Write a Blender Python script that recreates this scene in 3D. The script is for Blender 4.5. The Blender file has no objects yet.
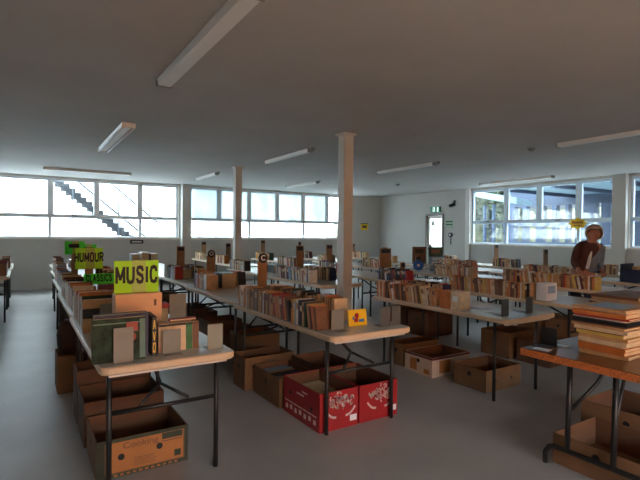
import bpy, bmesh, math, random
from mathutils import Vector, Matrix
rnd = random.Random(7)
scn = bpy.context.scene
COL = scn.collection

# ------------------------------------------------------------------ helpers
def lin(c):
    c = c / 255.0
    return c / 12.92 if c <= 0.04045 else ((c + 0.055) / 1.055) ** 2.4
def rgb(r, g, b): return (lin(r), lin(g), lin(b), 1.0)

MATS = {}
def mat(name, col, rough=0.6, var=0.0, scale=8.0, metal=0.0, bump=0.0, bscale=60.0, spec=0.5, col2=None, stretch=None, detail=3.0):
    if name in MATS: return MATS[name]
    m = bpy.data.materials.new(name); m.use_nodes = True
    nt = m.node_tree; b = nt.nodes['Principled BSDF']
    b.inputs['Roughness'].default_value = rough
    b.inputs['Metallic'].default_value = metal
    b.inputs['Specular IOR Level'].default_value = spec
    tc = nt.nodes.new('ShaderNodeTexCoord')
    src = tc.outputs['Object']
    if stretch:
        mp = nt.nodes.new('ShaderNodeMapping'); mp.inputs['Scale'].default_value = stretch
        nt.links.new(src, mp.inputs['Vector']); src = mp.outputs['Vector']
    nz = nt.nodes.new('ShaderNodeTexNoise'); nz.inputs['Scale'].default_value = scale; nz.inputs['Detail'].default_value = detail
    nt.links.new(src, nz.inputs['Vector'])
    rp = nt.nodes.new('ShaderNodeValToRGB')
    c1 = tuple(max(0, min(1, v * (1 - var))) for v in col[:3]) + (1,)
    c2 = col2 if col2 else tuple(max(0, min(1, v * (1 + var))) for v in col[:3]) + (1,)
    rp.color_ramp.elements[0].position = 0.35; rp.color_ramp.elements[0].color = c1
    rp.color_ramp.elements[1].position = 0.65; rp.color_ramp.elements[1].color = c2
    nt.links.new(nz.outputs['Fac'], rp.inputs['Fac'])
    nt.links.new(rp.outputs['Color'], b.inputs['Base Color'])
    if bump:
        n2 = nt.nodes.new('ShaderNodeTexNoise'); n2.inputs['Scale'].default_value = bscale
        nt.links.new(src, n2.inputs['Vector'])
        bp = nt.nodes.new('ShaderNodeBump'); bp.inputs['Strength'].default_value = bump; bp.inputs['Distance'].default_value = 0.01
        nt.links.new(n2.outputs['Fac'], bp.inputs['Height']); nt.links.new(bp.outputs['Normal'], b.inputs['Normal'])
    MATS[name] = m
    return m

def glass_mat(name, tint, gloss=0.06):
    m = bpy.data.materials.new(name); m.use_nodes = True; nt = m.node_tree; nt.nodes.clear()
    o = nt.nodes.new('ShaderNodeOutputMaterial'); mx = nt.nodes.new('ShaderNodeMixShader')
    t = nt.nodes.new('ShaderNodeBsdfTransparent'); g = nt.nodes.new('ShaderNodeBsdfGlossy')
    t.inputs['Color'].default_value = tint; g.inputs['Roughness'].default_value = 0.03
    mx.inputs['Fac'].default_value = gloss
    nt.links.new(t.outputs[0], mx.inputs[1]); nt.links.new(g.outputs[0], mx.inputs[2]); nt.links.new(mx.outputs[0], o.inputs['Surface'])
    MATS[name] = m; return m
def frosted_mat(name, a, b_):
    m = bpy.data.materials.new(name); m.use_nodes = True; nt = m.node_tree; nt.nodes.clear()
    o = nt.nodes.new('ShaderNodeOutputMaterial'); mx = nt.nodes.new('ShaderNodeMixShader')
    t = nt.nodes.new('ShaderNodeBsdfTranslucent'); g = nt.nodes.new('ShaderNodeBsdfDiffuse')
    tc = nt.nodes.new('ShaderNodeTexCoord'); mp = nt.nodes.new('ShaderNodeMapping'); mp.inputs['Scale'].default_value = (1.4, 1, 0.5)
    nz = nt.nodes.new('ShaderNodeTexNoise'); nz.inputs['Scale'].default_value = 1.6; nz.inputs['Detail'].default_value = 4
    rp = nt.nodes.new('ShaderNodeValToRGB'); rp.color_ramp.elements[0].color = a; rp.color_ramp.elements[1].color = b_
    rp.color_ramp.elements[0].position = 0.3; rp.color_ramp.elements[1].position = 0.7
    nt.links.new(tc.outputs['Object'], mp.inputs[0]); nt.links.new(mp.outputs[0], nz.inputs['Vector']); nt.links.new(nz.outputs['Fac'], rp.inputs['Fac'])
    nt.links.new(rp.outputs[0], t.inputs['Color']); g.inputs['Color'].default_value = (0.6, 0.7, 0.75, 1)
    mx.inputs['Fac'].default_value = 0.12
    nt.links.new(t.outputs[0], mx.inputs[1]); nt.links.new(g.outputs[0], mx.inputs[2]); nt.links.new(mx.outputs[0], o.inputs['Surface'])
    MATS[name] = m; return m

class MB:
    """collects shapes, builds ONE mesh object"""
    def __init__(s): s.bm = bmesh.new()
    def _face(s, vs, mi):
        try: f = s.bm.faces.new(vs)
        except ValueError: return None
        f.material_index = mi; return f
    def box(s, x0, x1, y0, y1, z0, z1, mi=0, M=None):
        P = [(x0,y0,z0),(x1,y0,z0),(x1,y1,z0),(x0,y1,z0),(x0,y0,z1),(x1,y0,z1),(x1,y1,z1),(x0,y1,z1)]
        v = [s.bm.verts.new(M @ Vector(p) if M else p) for p in P]
        for q in ((3,2,1,0),(4,5,6,7),(0,1,5,4),(1,2,6,5),(2,3,7,6),(3,0,4,7)): s._face([v[i] for i in q], mi)
        return s
    def rings(s, rings, mi=0, cap=True, closed=False):
        R = [[s.bm.verts.new(p) for p in r] for r in rings]
        n = len(R[0])
        for a, b in zip(R[:-1], R[1:]):
            for i in range(n): s._face([a[i], a[(i+1) % n], b[(i+1) % n], b[i]], mi)
        if closed:
            a, b = R[-1], R[0]
            for i in range(n): s._face([a[i], a[(i+1) % n], b[(i+1) % n], b[i]], mi)
        elif cap:
            s._face(list(reversed(R[0])), mi); s._face(R[-1], mi)
        return s
    def tube(s, pts, r, n=8, mi=0, closed=False):
        pts = [Vector(p) for p in pts]; rr = []
        N = len(pts)
        up = None
        for i, p in enumerate(pts):
            if closed: d = pts[(i+1) % N] - pts[i-1]
            else: d = (pts[min(i+1, N-1)] - pts[max(i-1, 0)])
            d.normalize()
            if up is None:
                up = Vector((0,0,1)) if abs(d.z) < 0.9 else Vector((1,0,0))
            a = d.cross(up)
            if a.length < 1e-4: a = d.cross(Vector((0,1,0)))
            a.normalize(); b = a.cross(d); up = b
            q = r[i] if isinstance(r, (list, tuple)) else r
            rr.append([p + a*math.cos(2*math.pi*k/n)*q + b*math.sin(2*math.pi*k/n)*q for k in range(n)])
        return s.rings(rr, mi, closed=closed)
    def slab(s, w, l, z0, z1, r, e, mi=0, side=None, n=6):
        """rounded rectangle centred on 0,0 with eased edges"""
        def ring(inset, z):
            out = []
            rr = max(r - inset, 0.002)
            for cx, cy, a0 in ((w/2-r, l/2-r, 0), (-w/2+r, l/2-r, 90), (-w/2+r, -l/2+r, 180), (w/2-r, -l/2+r, 270)):
                for k in range(n+1):
                    a = math.radians(a0 + 90*k/n); out.append((cx+rr*math.cos(a), cy+rr*math.sin(a), z))
            return out
        R = [ring(e, z0), ring(0, z0+e), ring(0, z1-e), ring(e, z1)]
        return s.rings(R, mi)
    def disc(s, c, r, h, axis='z', n=20, mi=0, r2=None):
        c = Vector(c); rg = []
        for t, q in ((0, r), (h, r2 if r2 is not None else r)):
            ring = []
            for k in range(n):
                a = 2*math.pi*k/n; u, v = q*math.cos(a), q*math.sin(a)
                ring.append(c + {'z': Vector((u, v, t)), 'y': Vector((v, t, u)), 'x': Vector((t, u, v))}[axis])
            rg.append(ring)
        return s.rings(rg, mi)
    def prism(s, poly, axis, a, b, mi=0):
        """poly of 2D points extruded a..b along axis ('x': (y,z), 'y': (x,z), 'z': (x,y))"""
        f = {'x': lambda p, t: (t, p[0], p[1]), 'y': lambda p, t: (p[0], t, p[1]), 'z': lambda p, t: (p[0], p[1], t)}[axis]
        return s.rings([[f(p, a) for p in poly], [f(p, b) for p in poly]], mi)
    def build(s, name, mats, parent=None, loc=(0,0,0), rot=(0,0,0), bevel=0, smooth=False, seg=2):
        if bevel:
            bmesh.ops.bevel(s.bm, geom=list(s.bm.edges), offset=bevel, segments=seg, affect='EDGES', profile=0.5)
        bmesh.ops.recalc_face_normals(s.bm, faces=list(s.bm.faces))
        me = bpy.data.meshes.new(name); s.bm.to_mesh(me); s.bm.free()
        for m in (mats if isinstance(mats, (list, tuple)) else [mats]): me.materials.append(m)
        if smooth:
            for p in me.polygons: p.use_smooth = True
        o = bpy.data.objects.new(name, me); COL.objects.link(o)
        o.location = loc; o.rotation_euler = rot
        if parent: o.parent = parent
        return o

def tag(o, label=None, cat=None, group=None, kind=None):
    if label: o['label'] = label
    if cat: o['category'] = cat
    if group: o['group'] = group
    if kind: o['kind'] = kind
    return o
def empty(name, loc, rot=(0,0,0)):
    o = bpy.data.objects.new(name, None); COL.objects.link(o); o.location = loc; o.rotation_euler = rot
    o.empty_display_size = 0.05
    return o
KIDS = {}
def dup(root, loc, rot=None):
    r = root.copy(); COL.objects.link(r); r.location = loc
    if rot is not None: r.rotation_euler = rot
    for ch in list(root.children):
        c = ch.copy(); COL.objects.link(c); c.parent = r
        for g in list(ch.children):
            d = g.copy(); COL.objects.link(d); d.parent = c
    return r
def struct(o): o['kind'] = 'structure'; return o
def text(name, body, size, m, parent, loc, rot, extrude=0.0008, offset=0.0, align='CENTER', sx=1.0):
    cu = bpy.data.curves.new(name, 'FONT'); cu.body = body; cu.size = size; cu.extrude = extrude; cu.offset = offset
    cu.align_x = align; cu.align_y = 'CENTER'; cu.materials.append(m)
    tmp = bpy.data.objects.new(name, cu); COL.objects.link(tmp)
    dg = bpy.context.evaluated_depsgraph_get(); dg.update()
    me = bpy.data.meshes.new_from_object(tmp.evaluated_get(dg)); me.name = name
    bpy.data.objects.remove(tmp); bpy.data.curves.remove(cu)
    o = bpy.data.objects.new(name, me); COL.objects.link(o); o.location = loc; o.rotation_euler = rot; o.scale = (sx, 1, 1)
    if parent: o.parent = parent
    return o
GLY = {'M': [[(0,0),(0,1),(.36,.2),(.72,1),(.72,0)]], 'U': [[(0,1),(0,.27),(.08,.08),(.3,0),(.52,.08),(.6,.27),(.6,1)]],
 'S': [[(.58,.76),(.5,.94),(.3,1),(.1,.94),(.02,.77),(.1,.6),(.5,.42),(.58,.23),(.5,.06),(.3,0),(.1,.06),(.0,.24)]], 'I': [[(.06,0),(.06,1)]],
 'C': [[(.58,.72),(.5,.93),(.3,1),(.1,.93),(0,.68),(0,.32),(.1,.07),(.3,0),(.5,.07),(.58,.28)]], 'H': [[(0,0),(0,1)],[(.6,0),(.6,1)],[(0,.5),(.6,.5)]],
 'O': [[(0,.3),(0,.7),(.1,.93),(.3,1),(.5,.93),(.6,.7),(.6,.3),(.5,.07),(.3,0),(.1,.07),(0,.3)]], 'R': [[(0,0),(0,1),(.42,1),(.57,.9),(.57,.62),(.42,.5),(0,.5)],[(.34,.5),(.6,0)]],
 'L': [[(0,1),(0,0),(.5,0)]], 'A': [[(0,0),(.32,1),(.64,0)],[(.12,.34),(.52,.34)]], 'V': [[(0,1),(.32,0),(.64,1)]]}
ADV = {'M': .72, 'I': .12, 'L': .5, 'A': .64, 'V': .64}
def block_text(body, h, m, parent, x0, y, z0, sx=1.0, sw=.25, gap=.34, name='lettering'):
    # heavy block capitals in the x-z plane, centred on x0, base at z0
    W = sum(ADV.get(c, .6) + gap for c in body) - gap
    b = MB(); x = -W/2
    for c in body:
        for st in GLY[c]:
            P = [Vector(((x+p[0])*h*sx + x0, 0, p[1]*h + z0)) for p in st]
            for k, (p, q) in enumerate(zip(P[:-1], P[1:])):
                d = q - p; L = d.length; a = math.atan2(d.z, d.x); e = h*sw*.5
                wd = e*(sx if abs(d.z) > abs(d.x) else .9)
                Mx_ = Matrix.Translation((p.x, y + .00004*(k % 5), p.z)) @ Matrix.Rotation(-a, 4, 'Y')
                b.box(-wd*.35, L+wd*.35, -.0005, .0005, -wd, wd, 0, Mx_)
        x += ADV.get(c, .6) + gap
    o = b.build(name, m, parent); return o
ORD = ['', 'first', 'second', 'third', 'fourth', 'fifth', 'sixth', 'seventh', 'eighth', 'ninth', 'tenth', 'eleventh', 'twelfth', 'thirteenth',
       'fourteenth', 'fifteenth', 'sixteenth', 'seventeenth', 'eighteenth', 'nineteenth']
def ordw(n):
    if n < 20: return ORD[n]
    t = {2: 'twent', 3: 'thirt', 4: 'fort', 5: 'fift', 6: 'sixt', 7: 'sevent'}[n//10]
    return t + 'ieth' if n % 10 == 0 else t + 'y-' + ORD[n % 10]
PI = math.pi

# ------------------------------------------------------------------ materials
M_ceil = mat('ceiling paint', rgb(176, 174, 170), 0.8, 0.03, 1.5)
M_wall = mat('wall paint', rgb(192, 192, 187), 0.75, 0.03, 1.2)
M_backw = mat('unseen wall paint', rgb(150, 112, 80), 0.8, 0.05, 1.2)
M_floor = mat('vinyl floor', rgb(158, 156, 154), 0.4, 0.07, 2.2, spec=0.4, detail=6)
M_frame = mat('aluminium frame', rgb(222, 230, 236), 0.45, 0.03, 4)
M_bframe = mat('pale blue frame', rgb(206, 224, 238), 0.5, 0.03, 4)
M_white = mat('white enamel', rgb(222, 220, 214), 0.45, 0.02, 4)
M_cream = mat('cream paint', rgb(200, 198, 190), 0.5, 0.03, 5)
M_grey = mat('grey metal', rgb(128, 128, 122), 0.5, 0.06, 10)
M_dgrey = mat('dark grey metal', rgb(92, 92, 90), 0.5, 0.06, 10)
M_black = mat('black steel', rgb(30, 29, 30), 0.45, 0.1, 12)
M_blackp = mat('black ink', rgb(16, 16, 16), 0.6, 0.05, 12)
M_side = mat('cream table edge', rgb(210, 186, 156), 0.5, 0.05, 9)
M_top = mat('plastic table top', rgb(206, 200, 192), 0.26, 0.05, 14, bump=0.06, bscale=220, spec=0.45)
M_wood = mat('varnished wood', rgb(190, 108, 56), 0.35, 0.25, 5, stretch=(1, 14, 14), spec=0.5)
M_woodtop = mat('varnished wood top', rgb(112, 72, 44), 0.28, 0.2, 5, stretch=(1, 12, 12), spec=0.5)
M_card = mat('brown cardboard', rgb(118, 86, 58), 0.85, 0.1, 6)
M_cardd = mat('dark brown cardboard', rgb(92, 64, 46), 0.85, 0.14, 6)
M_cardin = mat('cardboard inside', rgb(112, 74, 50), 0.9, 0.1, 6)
M_cardw = mat('printed banana box card', rgb(196, 176, 158), 0.8, 0.05, 6)
M_tan = mat('tan card strip', rgb(150, 112, 78), 0.8, 0.08, 9)
M_peach = mat('peach card', rgb(240, 194, 154), 0.8, 0.04, 4)
M_red = mat('red printed card', rgb(150, 18, 26), 0.6, 0.08, 5)
M_redw = mat('white print', rgb(228, 206, 200), 0.7, 0.05, 12)
M_green = mat('fluorescent green paper', rgb(176, 252, 52), 0.7, 0.06, 5)
M_green2 = mat('bright green paper', rgb(80, 244, 70), 0.7, 0.06, 5)
M_tape = mat('brown tape', rgb(150, 190, 50), 0.35, 0.06, 7)
M_orange = mat('orange print', rgb(164, 106, 54), 0.7, 0.08, 6)
M_dgreen = mat('dark green print', rgb(48, 56, 42), 0.7, 0.15, 14)
M_yellow = mat('yellow card', rgb(240, 196, 28), 0.6, 0.05, 8)
M_blue = mat('blue print', rgb(46, 110, 190), 0.6, 0.05, 8)
M_paper = mat('white paper', rgb(226, 228, 232), 0.7, 0.03, 8)
M_pages = mat('page edges', rgb(206, 182, 146), 0.9, 0.12, 60, stretch=(1, 20, 1))
M_bag = mat('dark brown bag', rgb(58, 36, 30), 0.8, 0.2, 9)
M_jungle = mat('jungle picture cover', rgb(18, 30, 20), 0.6, 0.2, 16, spec=.25, col2=rgb(40, 68, 52), detail=6)
G_clear = glass_mat('clear window glass', (0.93, 0.96, 0.97, 1))
G_frost = frosted_mat('frosted window glass', (0.30, 0.36, 0.38, 1), (0.50, 0.54, 0.55, 1))

COVERS = {
 'cream': rgb(214, 190, 156), 'tan': rgb(190, 146, 100), 'orange': rgb(200, 118, 56), 'brown': rgb(112, 74, 48), 'black': rgb(28, 27, 30),
 'white': rgb(220, 214, 204), 'red': rgb(160, 40, 40), 'navy blue': rgb(36, 44, 78), 'dark green': rgb(44, 72, 52), 'grey': rgb(128, 124, 118),
 'maroon': rgb(92, 34, 38), 'pale blue': rgb(140, 166, 190), 'yellow': rgb(208, 176, 84)}
M_cov = {k: mat(k + ' book cover', v, 0.5, 0.12, 18) for k, v in COVERS.items()}
PAL = ['cream']*7 + ['tan']*8 + ['orange']*6 + ['brown']*6 + ['black']*4 + ['white']*3 + ['red']*2 + ['navy blue']*1 + ['dark green']*1 + ['grey']*2 + ['maroon']*2 + ['pale blue']*1 + ['yellow']*2
PAL_W = ['cream']*6 + ['tan']*10 + ['orange']*9 + ['brown']*6 + ['black']*2 + ['white']*2 + ['red']*2 + ['maroon']*2 + ['yellow']*2
PAL_D = ['black']*6 + ['brown']*4 + ['navy blue']*3 + ['maroon']*3 + ['tan']*3 + ['red']*2 + ['cream']*2 + ['white']*2 + ['pale blue']
PAL_M = ['cream']*3 + ['tan']*3 + ['dark green']*2 + ['navy blue']*2 + ['red']*2 + ['orange']*2 + ['white']*3 + ['black']*3 + ['pale blue']*2 + ['brown']*3

# ------------------------------------------------------------------ room
CZ = 2.82; YB = 13.38; XR = 11.15; XL = -6.0; YF = -3.2
struct(MB().box(XL-.3, XR+.3, YF-.3, YB+.3, -0.12, 0).build('floor', M_floor))
struct(MB().box(XL-.3, XR+.3, YF-.3, YB+.3, CZ, CZ+0.2).build('ceiling', M_ceil))
struct(MB().box(XL-.2, XL, YF-.2, YB+.2, 0, CZ).build('wall_left', M_wall))
struct(MB().box(XL, -.6, YF-.2, YF, 0, CZ).box(3.4, XR, YF-.2, YF, 0, CZ).box(-.6, 3.4, YF-.2, YF, 2.15, CZ).build('wall_front', M_backw))
rd = struct(empty('door_added_fill', (1.4, YF-.2, 0)))      # unseen open loading door, added to give fill light from behind the camera
struct(MB().box(-2.0, -1.92, .05, .15, 0, 2.15).box(1.92, 2.0, .05, .15, 0, 2.15).box(-1.92, 1.92, .05, .15, 2.07, 2.15).build('door_frame', M_bframe, rd))
struct(MB().disc((-2.0, .37, 2.42), .15, 4.0, 'x', 20).build('fill_door_shutter', M_grey, rd))
M_warm_bounce = mat('tan warm bounce brick', rgb(216, 152, 104), .9, .12, 3)  # tan picked so the added yard and wall bounce warm light
struct(MB().box(-30, 40, -40, YF-.31, -.2, -.1).build('ground_warm_bounce', M_warm_bounce))  # unseen yard, added to throw warm light up to the ceiling
struct(MB().box(-20, 30, -16.3, -16, -.1, 4.0).build('outside_bounce_wall', M_warm_bounce))  # unseen wall, added to warm the light coming through the door
# back wall with a strip of windows, sill 1.28 to header 2.77
SB, TB = 1.285, 2.775
wb = MB()
wb.box(XL-.2, XR+.2, YB, YB+.2, 0, SB).box(XL-.2, XR+.2, YB, YB+.2, TB, CZ)
wb.box(9.86, XR+.2, YB, YB+.2, SB, TB).box(XL-.2, -4.3, YB, YB+.2, SB, TB)
wb.box(3.78, 4.09, YB-.02, YB+.2, SB, TB)
struct(wb.build('wall_back', M_wall))
struct(MB().box(3.83, 4.08, YB-.22, YB-.021, 0, CZ).build('wall_back_pier', M_wall, bevel=.006))
struct(MB().tube([(XL, YB-.012, .0), (XR, YB-.012, .0)], .05, n=12).build('baseboard_back', M_floor))
# right wall: door opening Y 10.31..11.04, windows Y 5.32..9.24 and 1.6..5.0
SR, TR = 1.2, 2.76
wr = MB()
wr.box(XR, XR+.2, 11.06, YB+.2, 0, CZ).box(XR, XR+.2, 10.29, 11.06, 2.12, CZ).box(XR, XR+.2, 9.26, 10.29, 0, CZ)
wr.box(XR, XR+.2, YF-.2, 9.26, 0, SR).box(XR, XR+.2, YF-.2, 9.26, TR, CZ)
wr.box(XR, XR+.2, 5.0, 5.32, SR, TR).box(XR, XR+.2, YF-.2, 1.4, SR, TR)
struct(wr.build('wall_right', M_wall))
struct(MB().box(XR-.12, XR-.001, 5.02, 5.30, 0, CZ).build('wall_right_pier', M_wall, bevel=.006))
struct(MB().box(XR-.05, XR-.001, 9.27, 9.42, 0, CZ).build('trim_1', M_white, bevel=.004))
struct(MB().box(XR-.02, XR, YF, 10.27, 0, .09).build('baseboard_right', M_white))

def window_strip(name, axis, plane, a0, a1, z0, z1, zt, ups, lows, up_kind, framem, hw=.045, d0=0.05):
    """frame, sill and panes of one bay; axis 'x' lies on wall_back, 'y' on wall_right"""
    def bx(mb, a, b, c0, c1, lo, hi, mi=0):
        if axis == 'x': mb.box(a, b, plane+c0, plane+c1, lo, hi, mi)
        else: mb.box(plane+c0, plane+c1, a, b, lo, hi, mi)
    root = empty(name, (0, 0, 0)); struct(root)
    f = MB(); e = .06
    bx(f, a0, a1, d0, d0+.07, z0, z0+.05); bx(f, a0, a1, d0, d0+.07, z1-e, z1)
    bx(f, a0, a0+e, d0, d0+.07, z0+.05, z1-e); bx(f, a1-e, a1, d0, d0+.07, z0+.05, z1-e)
    bx(f, a0+e, a1-e, d0+.002, d0+.068, zt-.045, zt+.045)
    for u in ups: bx(f, u-hw, u+hw, d0+.004, d0+.066, zt+.035, z1-e)
    for u in lows: bx(f, u-.035, u+.035, d0+.004, d0+.066, z0+.05, zt-.035)
    struct(f.build('window_frame', framem, root))
    s = MB(); bx(s, a0-.02, a1+.02, -.05, .049, z0-.03, z0+.012)
    struct(s.build('window_sill', M_white, root))
    ue = [a0] + list(ups) + [a1]; le = [a0] + list(lows) + [a1]
    for i in range(len(ue)-1):
        g = MB(); bx(g, ue[i]+.03, ue[i+1]-.03, d0+.03, d0+.036, zt+.03, z1-.04)
        o = g.build('window_pane', up_kind[i], root); o['kind'] = 'structure'
    for i in range(len(le)-1):
        g = MB(); bx(g, le[i]+.02, le[i+1]-.02, d0+.03, d0+.036, z0+.045, zt-.03)
        o = g.build('window_pane', G_clear, root); o['kind'] = 'structure'
    for i in range(1, len(ue)-1, 2):   # stays on the opening sashes
        g = MB(); m_ = (ue[i]+ue[i+1])/2; bx(g, m_-.06, m_+.06, d0-.025, d0-.001, zt+.0, zt+.022)
        struct(g.build('window_latch', M_dgrey, root))
    return root
C_, F_ = G_clear, G_frost
window_strip('window_1', 'x', YB, -4.3, 3.78, SB, TB, 1.84, [-3.5, -2.4, -1.5, -.62, .635, 1.68, 2.75], [-2.4, -.35+.0, .62, 2.76][0:1]+[.62, 2.76], [C_]*8, M_frame, .065)
window_strip('window_2', 'x', YB, 4.09, 9.86, SB, TB, 1.84, [5.0, 5.97, 6.94, 7.9, 8.85], [5.98, 7.92], [F_, F_, F_, F_, F_, C_], M_frame, .07)
window_strip('window_3', 'y', XR, 5.32, 9.26, SR, TR, 1.83, [6.13, 7.14, 8.11], [6.13, 8.11], [C_]*4, M_bframe, .075)
window_strip('window_4', 'y', XR, 1.4, 5.0, SR, TR, 1.83, [2.3, 3.2, 4.1], [3.2], [C_]*4, M_bframe, .075)

# exit door in wall_right
dr = struct(empty('door_1', (XR, 10.29, 0)))
f = MB(); f.box(-.03, .12, 0, .05, 0, 2.12).box(-.03, .12, .72, .77, 0, 2.12).box(-.03, .12, .05, .72, 2.06, 2.12)
struct(f.build('door_frame', M_grey, dr))
f = MB(); f.box(.03, .07, .055, .13, .02, 2.055).box(.03, .07, .64, .715, .02, 2.055).box(.03, .07, .13, .64, .02, .16).box(.03, .07, .13, .64, 1.97, 2.055)
struct(f.build('door_leaf', M_white, dr))
struct(MB().box(.045, .052, .12, .65, .15, 1.98).build('door_glass', G_clear, dr))
struct(MB().box(.036, .0445, .42, .56, 1.74, 1.9).build('door_notice', M_grey, dr))
struct(MB().tube([(.028, .68, 1.0), (-.02, .68, 1.0), (-.02, .58, 1.0)], .01).build('door_handle', M_dgrey, dr))

# columns
for i, (x, y) in enumerate(((3.765, 5.26), (3.81, 9.17))):
    r = empty('support_column', (x, y, 0))
    w = .075 if i == 0 else .07
    MB().box(-w, w, -w, w, 0, CZ-.03).build('shaft', M_cream, r, bevel=.004)
    MB().box(-w-.03, w+.03, -w-.03, w+.03, CZ-.03, CZ).build('cap_plate', M_cream, r, bevel=.003)
    tag(r, ['cream square steel column standing just behind the front centre tables', 'slimmer looking cream column standing further back near the window wall'][i], 'column', 'steel columns')
    r['kind'] = 'thing'

# ------------------------------------------------------------------ ceiling lights
def batten(x, y0, y1, label, w=.1, along='y', tubes=False, pir=True):
    L = y1 - y0
    r = empty('ceiling_light', (x, y0, CZ) if along == 'y' else (y0, x, CZ), (0, 0, 0 if along == 'y' else -PI/2))
    b = MB()
    b.prism([(-w/2, 0), (w/2, 0), (w/2*.8, -.055), (-w/2*.8, -.055)] if not tubes else [(-w/2, 0), (w/2, 0), (w/4, -.05), (-w/4, -.05)], 'y', 0, L)
    b.build('housing', M_white, r, bevel=.003)
    for k in (0, 1):
        MB().box(-w/2-.003, w/2+.003, -.012 if k == 0 else L, 0 if k == 0 else L+.012, -.062, -.001).build('end_cap', M_grey if not tubes else M_white, r, bevel=.002)
    if tubes:
        for sx in (-1, 1):
            MB().tube([(sx*w*.42, .03, -.06), (sx*w*.42, L-.03, -.06)], .014, n=10).build('lamp_tube', M_paper, r, smooth=True)
    if pir:
        MB().disc((0, -.10, -.028), .035, .028, n=14).disc((0, -.10, -.05), .02, .022, n=14).build('sensor', M_grey, r)
    tag(r, label, 'ceiling light', 'fluorescent battens on the ceiling')
    return r
batten(1.10, 2.45, 4.36, 'long white batten light nearest the camera, cut by the top of photo', .135, pir=False)
batten(1.15, 6.3, 8.45, 'unlit twin tube batten light above the green signs table', .16, tubes=True, pir=False)
batten(11.62, .43, 2.16, 'batten light running parallel to the stair windows on the back wall', .12, along='x', pir=False)
batten(3.94, 6.5, 8.07, 'slim batten light on the ceiling between the two cream columns', .09)
batten(6.6, 6.35, 8.0, 'batten light in the middle of ceiling, just right of the front column', .10)
batten(6.75, 2.4, 4.0, 'batten light running out of the right edge of the photo', .11)
batten(10.15, 6.15, 8.1, 'batten light on the ceiling in front of the courtyard windows', .13, pir=False)
batten(6.5, 10.35, 11.98, 'far batten light beside the frosted windows, right of the far column', .08)
batten(3.75, 10.25, 11.7, 'far batten light by the wall pier, left of the far column', .08)
for i, (x, y, lb) in enumerate(((8.6, 9.6, 'small round smoke detector on the ceiling before the exit door'), (6.75, 4.45, 'small round detector on the ceiling at the end of the right batten light'))):
    r = MB().disc((0, 0, -.035), .05, .035, n=18, r2=.06).disc((0, 0, -.05), .03, .015, n=18).build('smoke_detector', M_grey, None, (x, y, CZ))
    tag(r, lb, 'smoke detector')

# ------------------------------------------------------------------ things on the walls
ex = empty('exit_sign', (XR, 10.62, 2.26))
MB().box(-.06, -.001, -.2, .2, -.09, .09).build('sign_box', mat('exit green', rgb(18, 150, 110), 0.4, .03, 6), ex, bevel=.004)
em = bpy.data.materials.new('exit glow'); em.use_nodes = True
_b = em.node_tree.nodes['Principled BSDF']; _b.inputs['Base Color'].default_value = (.8, .95, .9, 1); _b.inputs['Emission Color'].default_value = (.7, 1, .9, 1); _b.inputs['Emission Strength'].default_value = .35
p = MB().box(-.063, -.0605, .0, .09, -.07, .07).box(-.063, -.0605, -.15, -.09, -.07, .07)
p.build('running_figure_panel', em, ex)
p = MB().disc((-.066, .052, .045), .013, .002, 'x', 12).tube([(-.065, .048, .03), (-.065, .042, -.01)], .011, 6).tube([(-.065, .042, -.01), (-.065, .06, -.03), (-.065, .052, -.06)], .007, 6)
p.tube([(-.065, .042, -.01), (-.065, .022, -.035), (-.065, .008, -.045)], .007, 6).tube([(-.065, .048, .025), (-.065, .028, .01)], .005, 6).tube([(-.065, .048, .025), (-.065, .07, .008)], .005, 6)
p.build('running_figure', MATS['exit green'], ex)
tag(ex, 'green and white illuminated exit sign above the glazed door', 'exit sign')
cam_ = empty('security_camera', (XR, 9.86, 2.47))
MB().box(-.03, -.001, -.04, .04, -.04, .04).build('wall_mount', M_black, cam_, bevel=.004)
MB().tube([(-.03, 0, 0), (-.1, 0, -.02)], .012).build('arm', M_black, cam_)
MB().box(-.25, -.06, -.05, .05, -.1, -.02, 0, Matrix.Rotation(-.35, 4, 'Y')).build('camera_body', M_black, cam_, bevel=.008)
tag(cam_, 'black security camera mounted high on the wall right of exit door', 'camera')
n = empty('wall_notice', (10.43, YB, 1.73))
MB().box(-.16, .16, -.006, -.001, -.12, .12).build('notice_sheet', M_yellow, n)
MB().box(-.16, .16, -.008, -.0065, .09, .12).box(-.1, .1, -.008, -.0065, -.05, .04).build('notice_print', M_dgreen, n)
tag(n, 'small yellow and green notice on the back wall in the corner', 'notice')
n = empty('safety_notice', (XR, 10.07, 1.80))
MB().box(-.006, .002, -.16, .16, -.14, .12).build('notice_sheet', mat('pale green sheet', rgb(168, 196, 172), .6, .03), n)
MB().box(-.008, -.0065, -.13, .13, .05, .08).box(-.008, -.0065, -.13, .13, -.04, -.01).build('notice_print', M_dgreen, n)
tag(n, 'pale green safety notice on the wall beside the exit door', 'notice')
n = empty('door_control_box', (XR, 10.0, 1.46))
MB().disc((-.05, 0, 0), .07, .052, 'x', 18).build('housing', M_black, n, bevel=.004)
MB().disc((-.056, 0, .0), .035, .006, 'x', 14).build('dial', M_paper, n)
MB().box(-.02, -.001, -.012, .012, -.3, -.08).build('conduit', M_black, n)
tag(n, 'round black control box with a conduit below, right of exit door', 'control box')
y_ = MB(); pts = []
for k in range(16):
    a = 2*PI*k/16; q = .24 if k % 2 == 0 else .17
    pts.append((6.13 + q*math.cos(a), 1.75 + q*.6*math.sin(a)))
st = empty('starburst_sign', (XR+.02, 0, 0))
y_.prism(pts, 'x', 0, .006).build('sign_card', M_yellow, st)
MB().box(-.003, -.0005, 6.0, 6.26, 1.75, 1.80).box(-.003, -.0005, 6.03, 6.22, 1.69, 1.72).build('sign_print', M_orange, st)
tag(st, 'yellow starburst paper sign stuck on the courtyard window', 'sign')
sb = empty('green_wall_sign', (3.1, YB, 1.16))
sb.location = (2.66, YB, 1.19)
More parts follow.
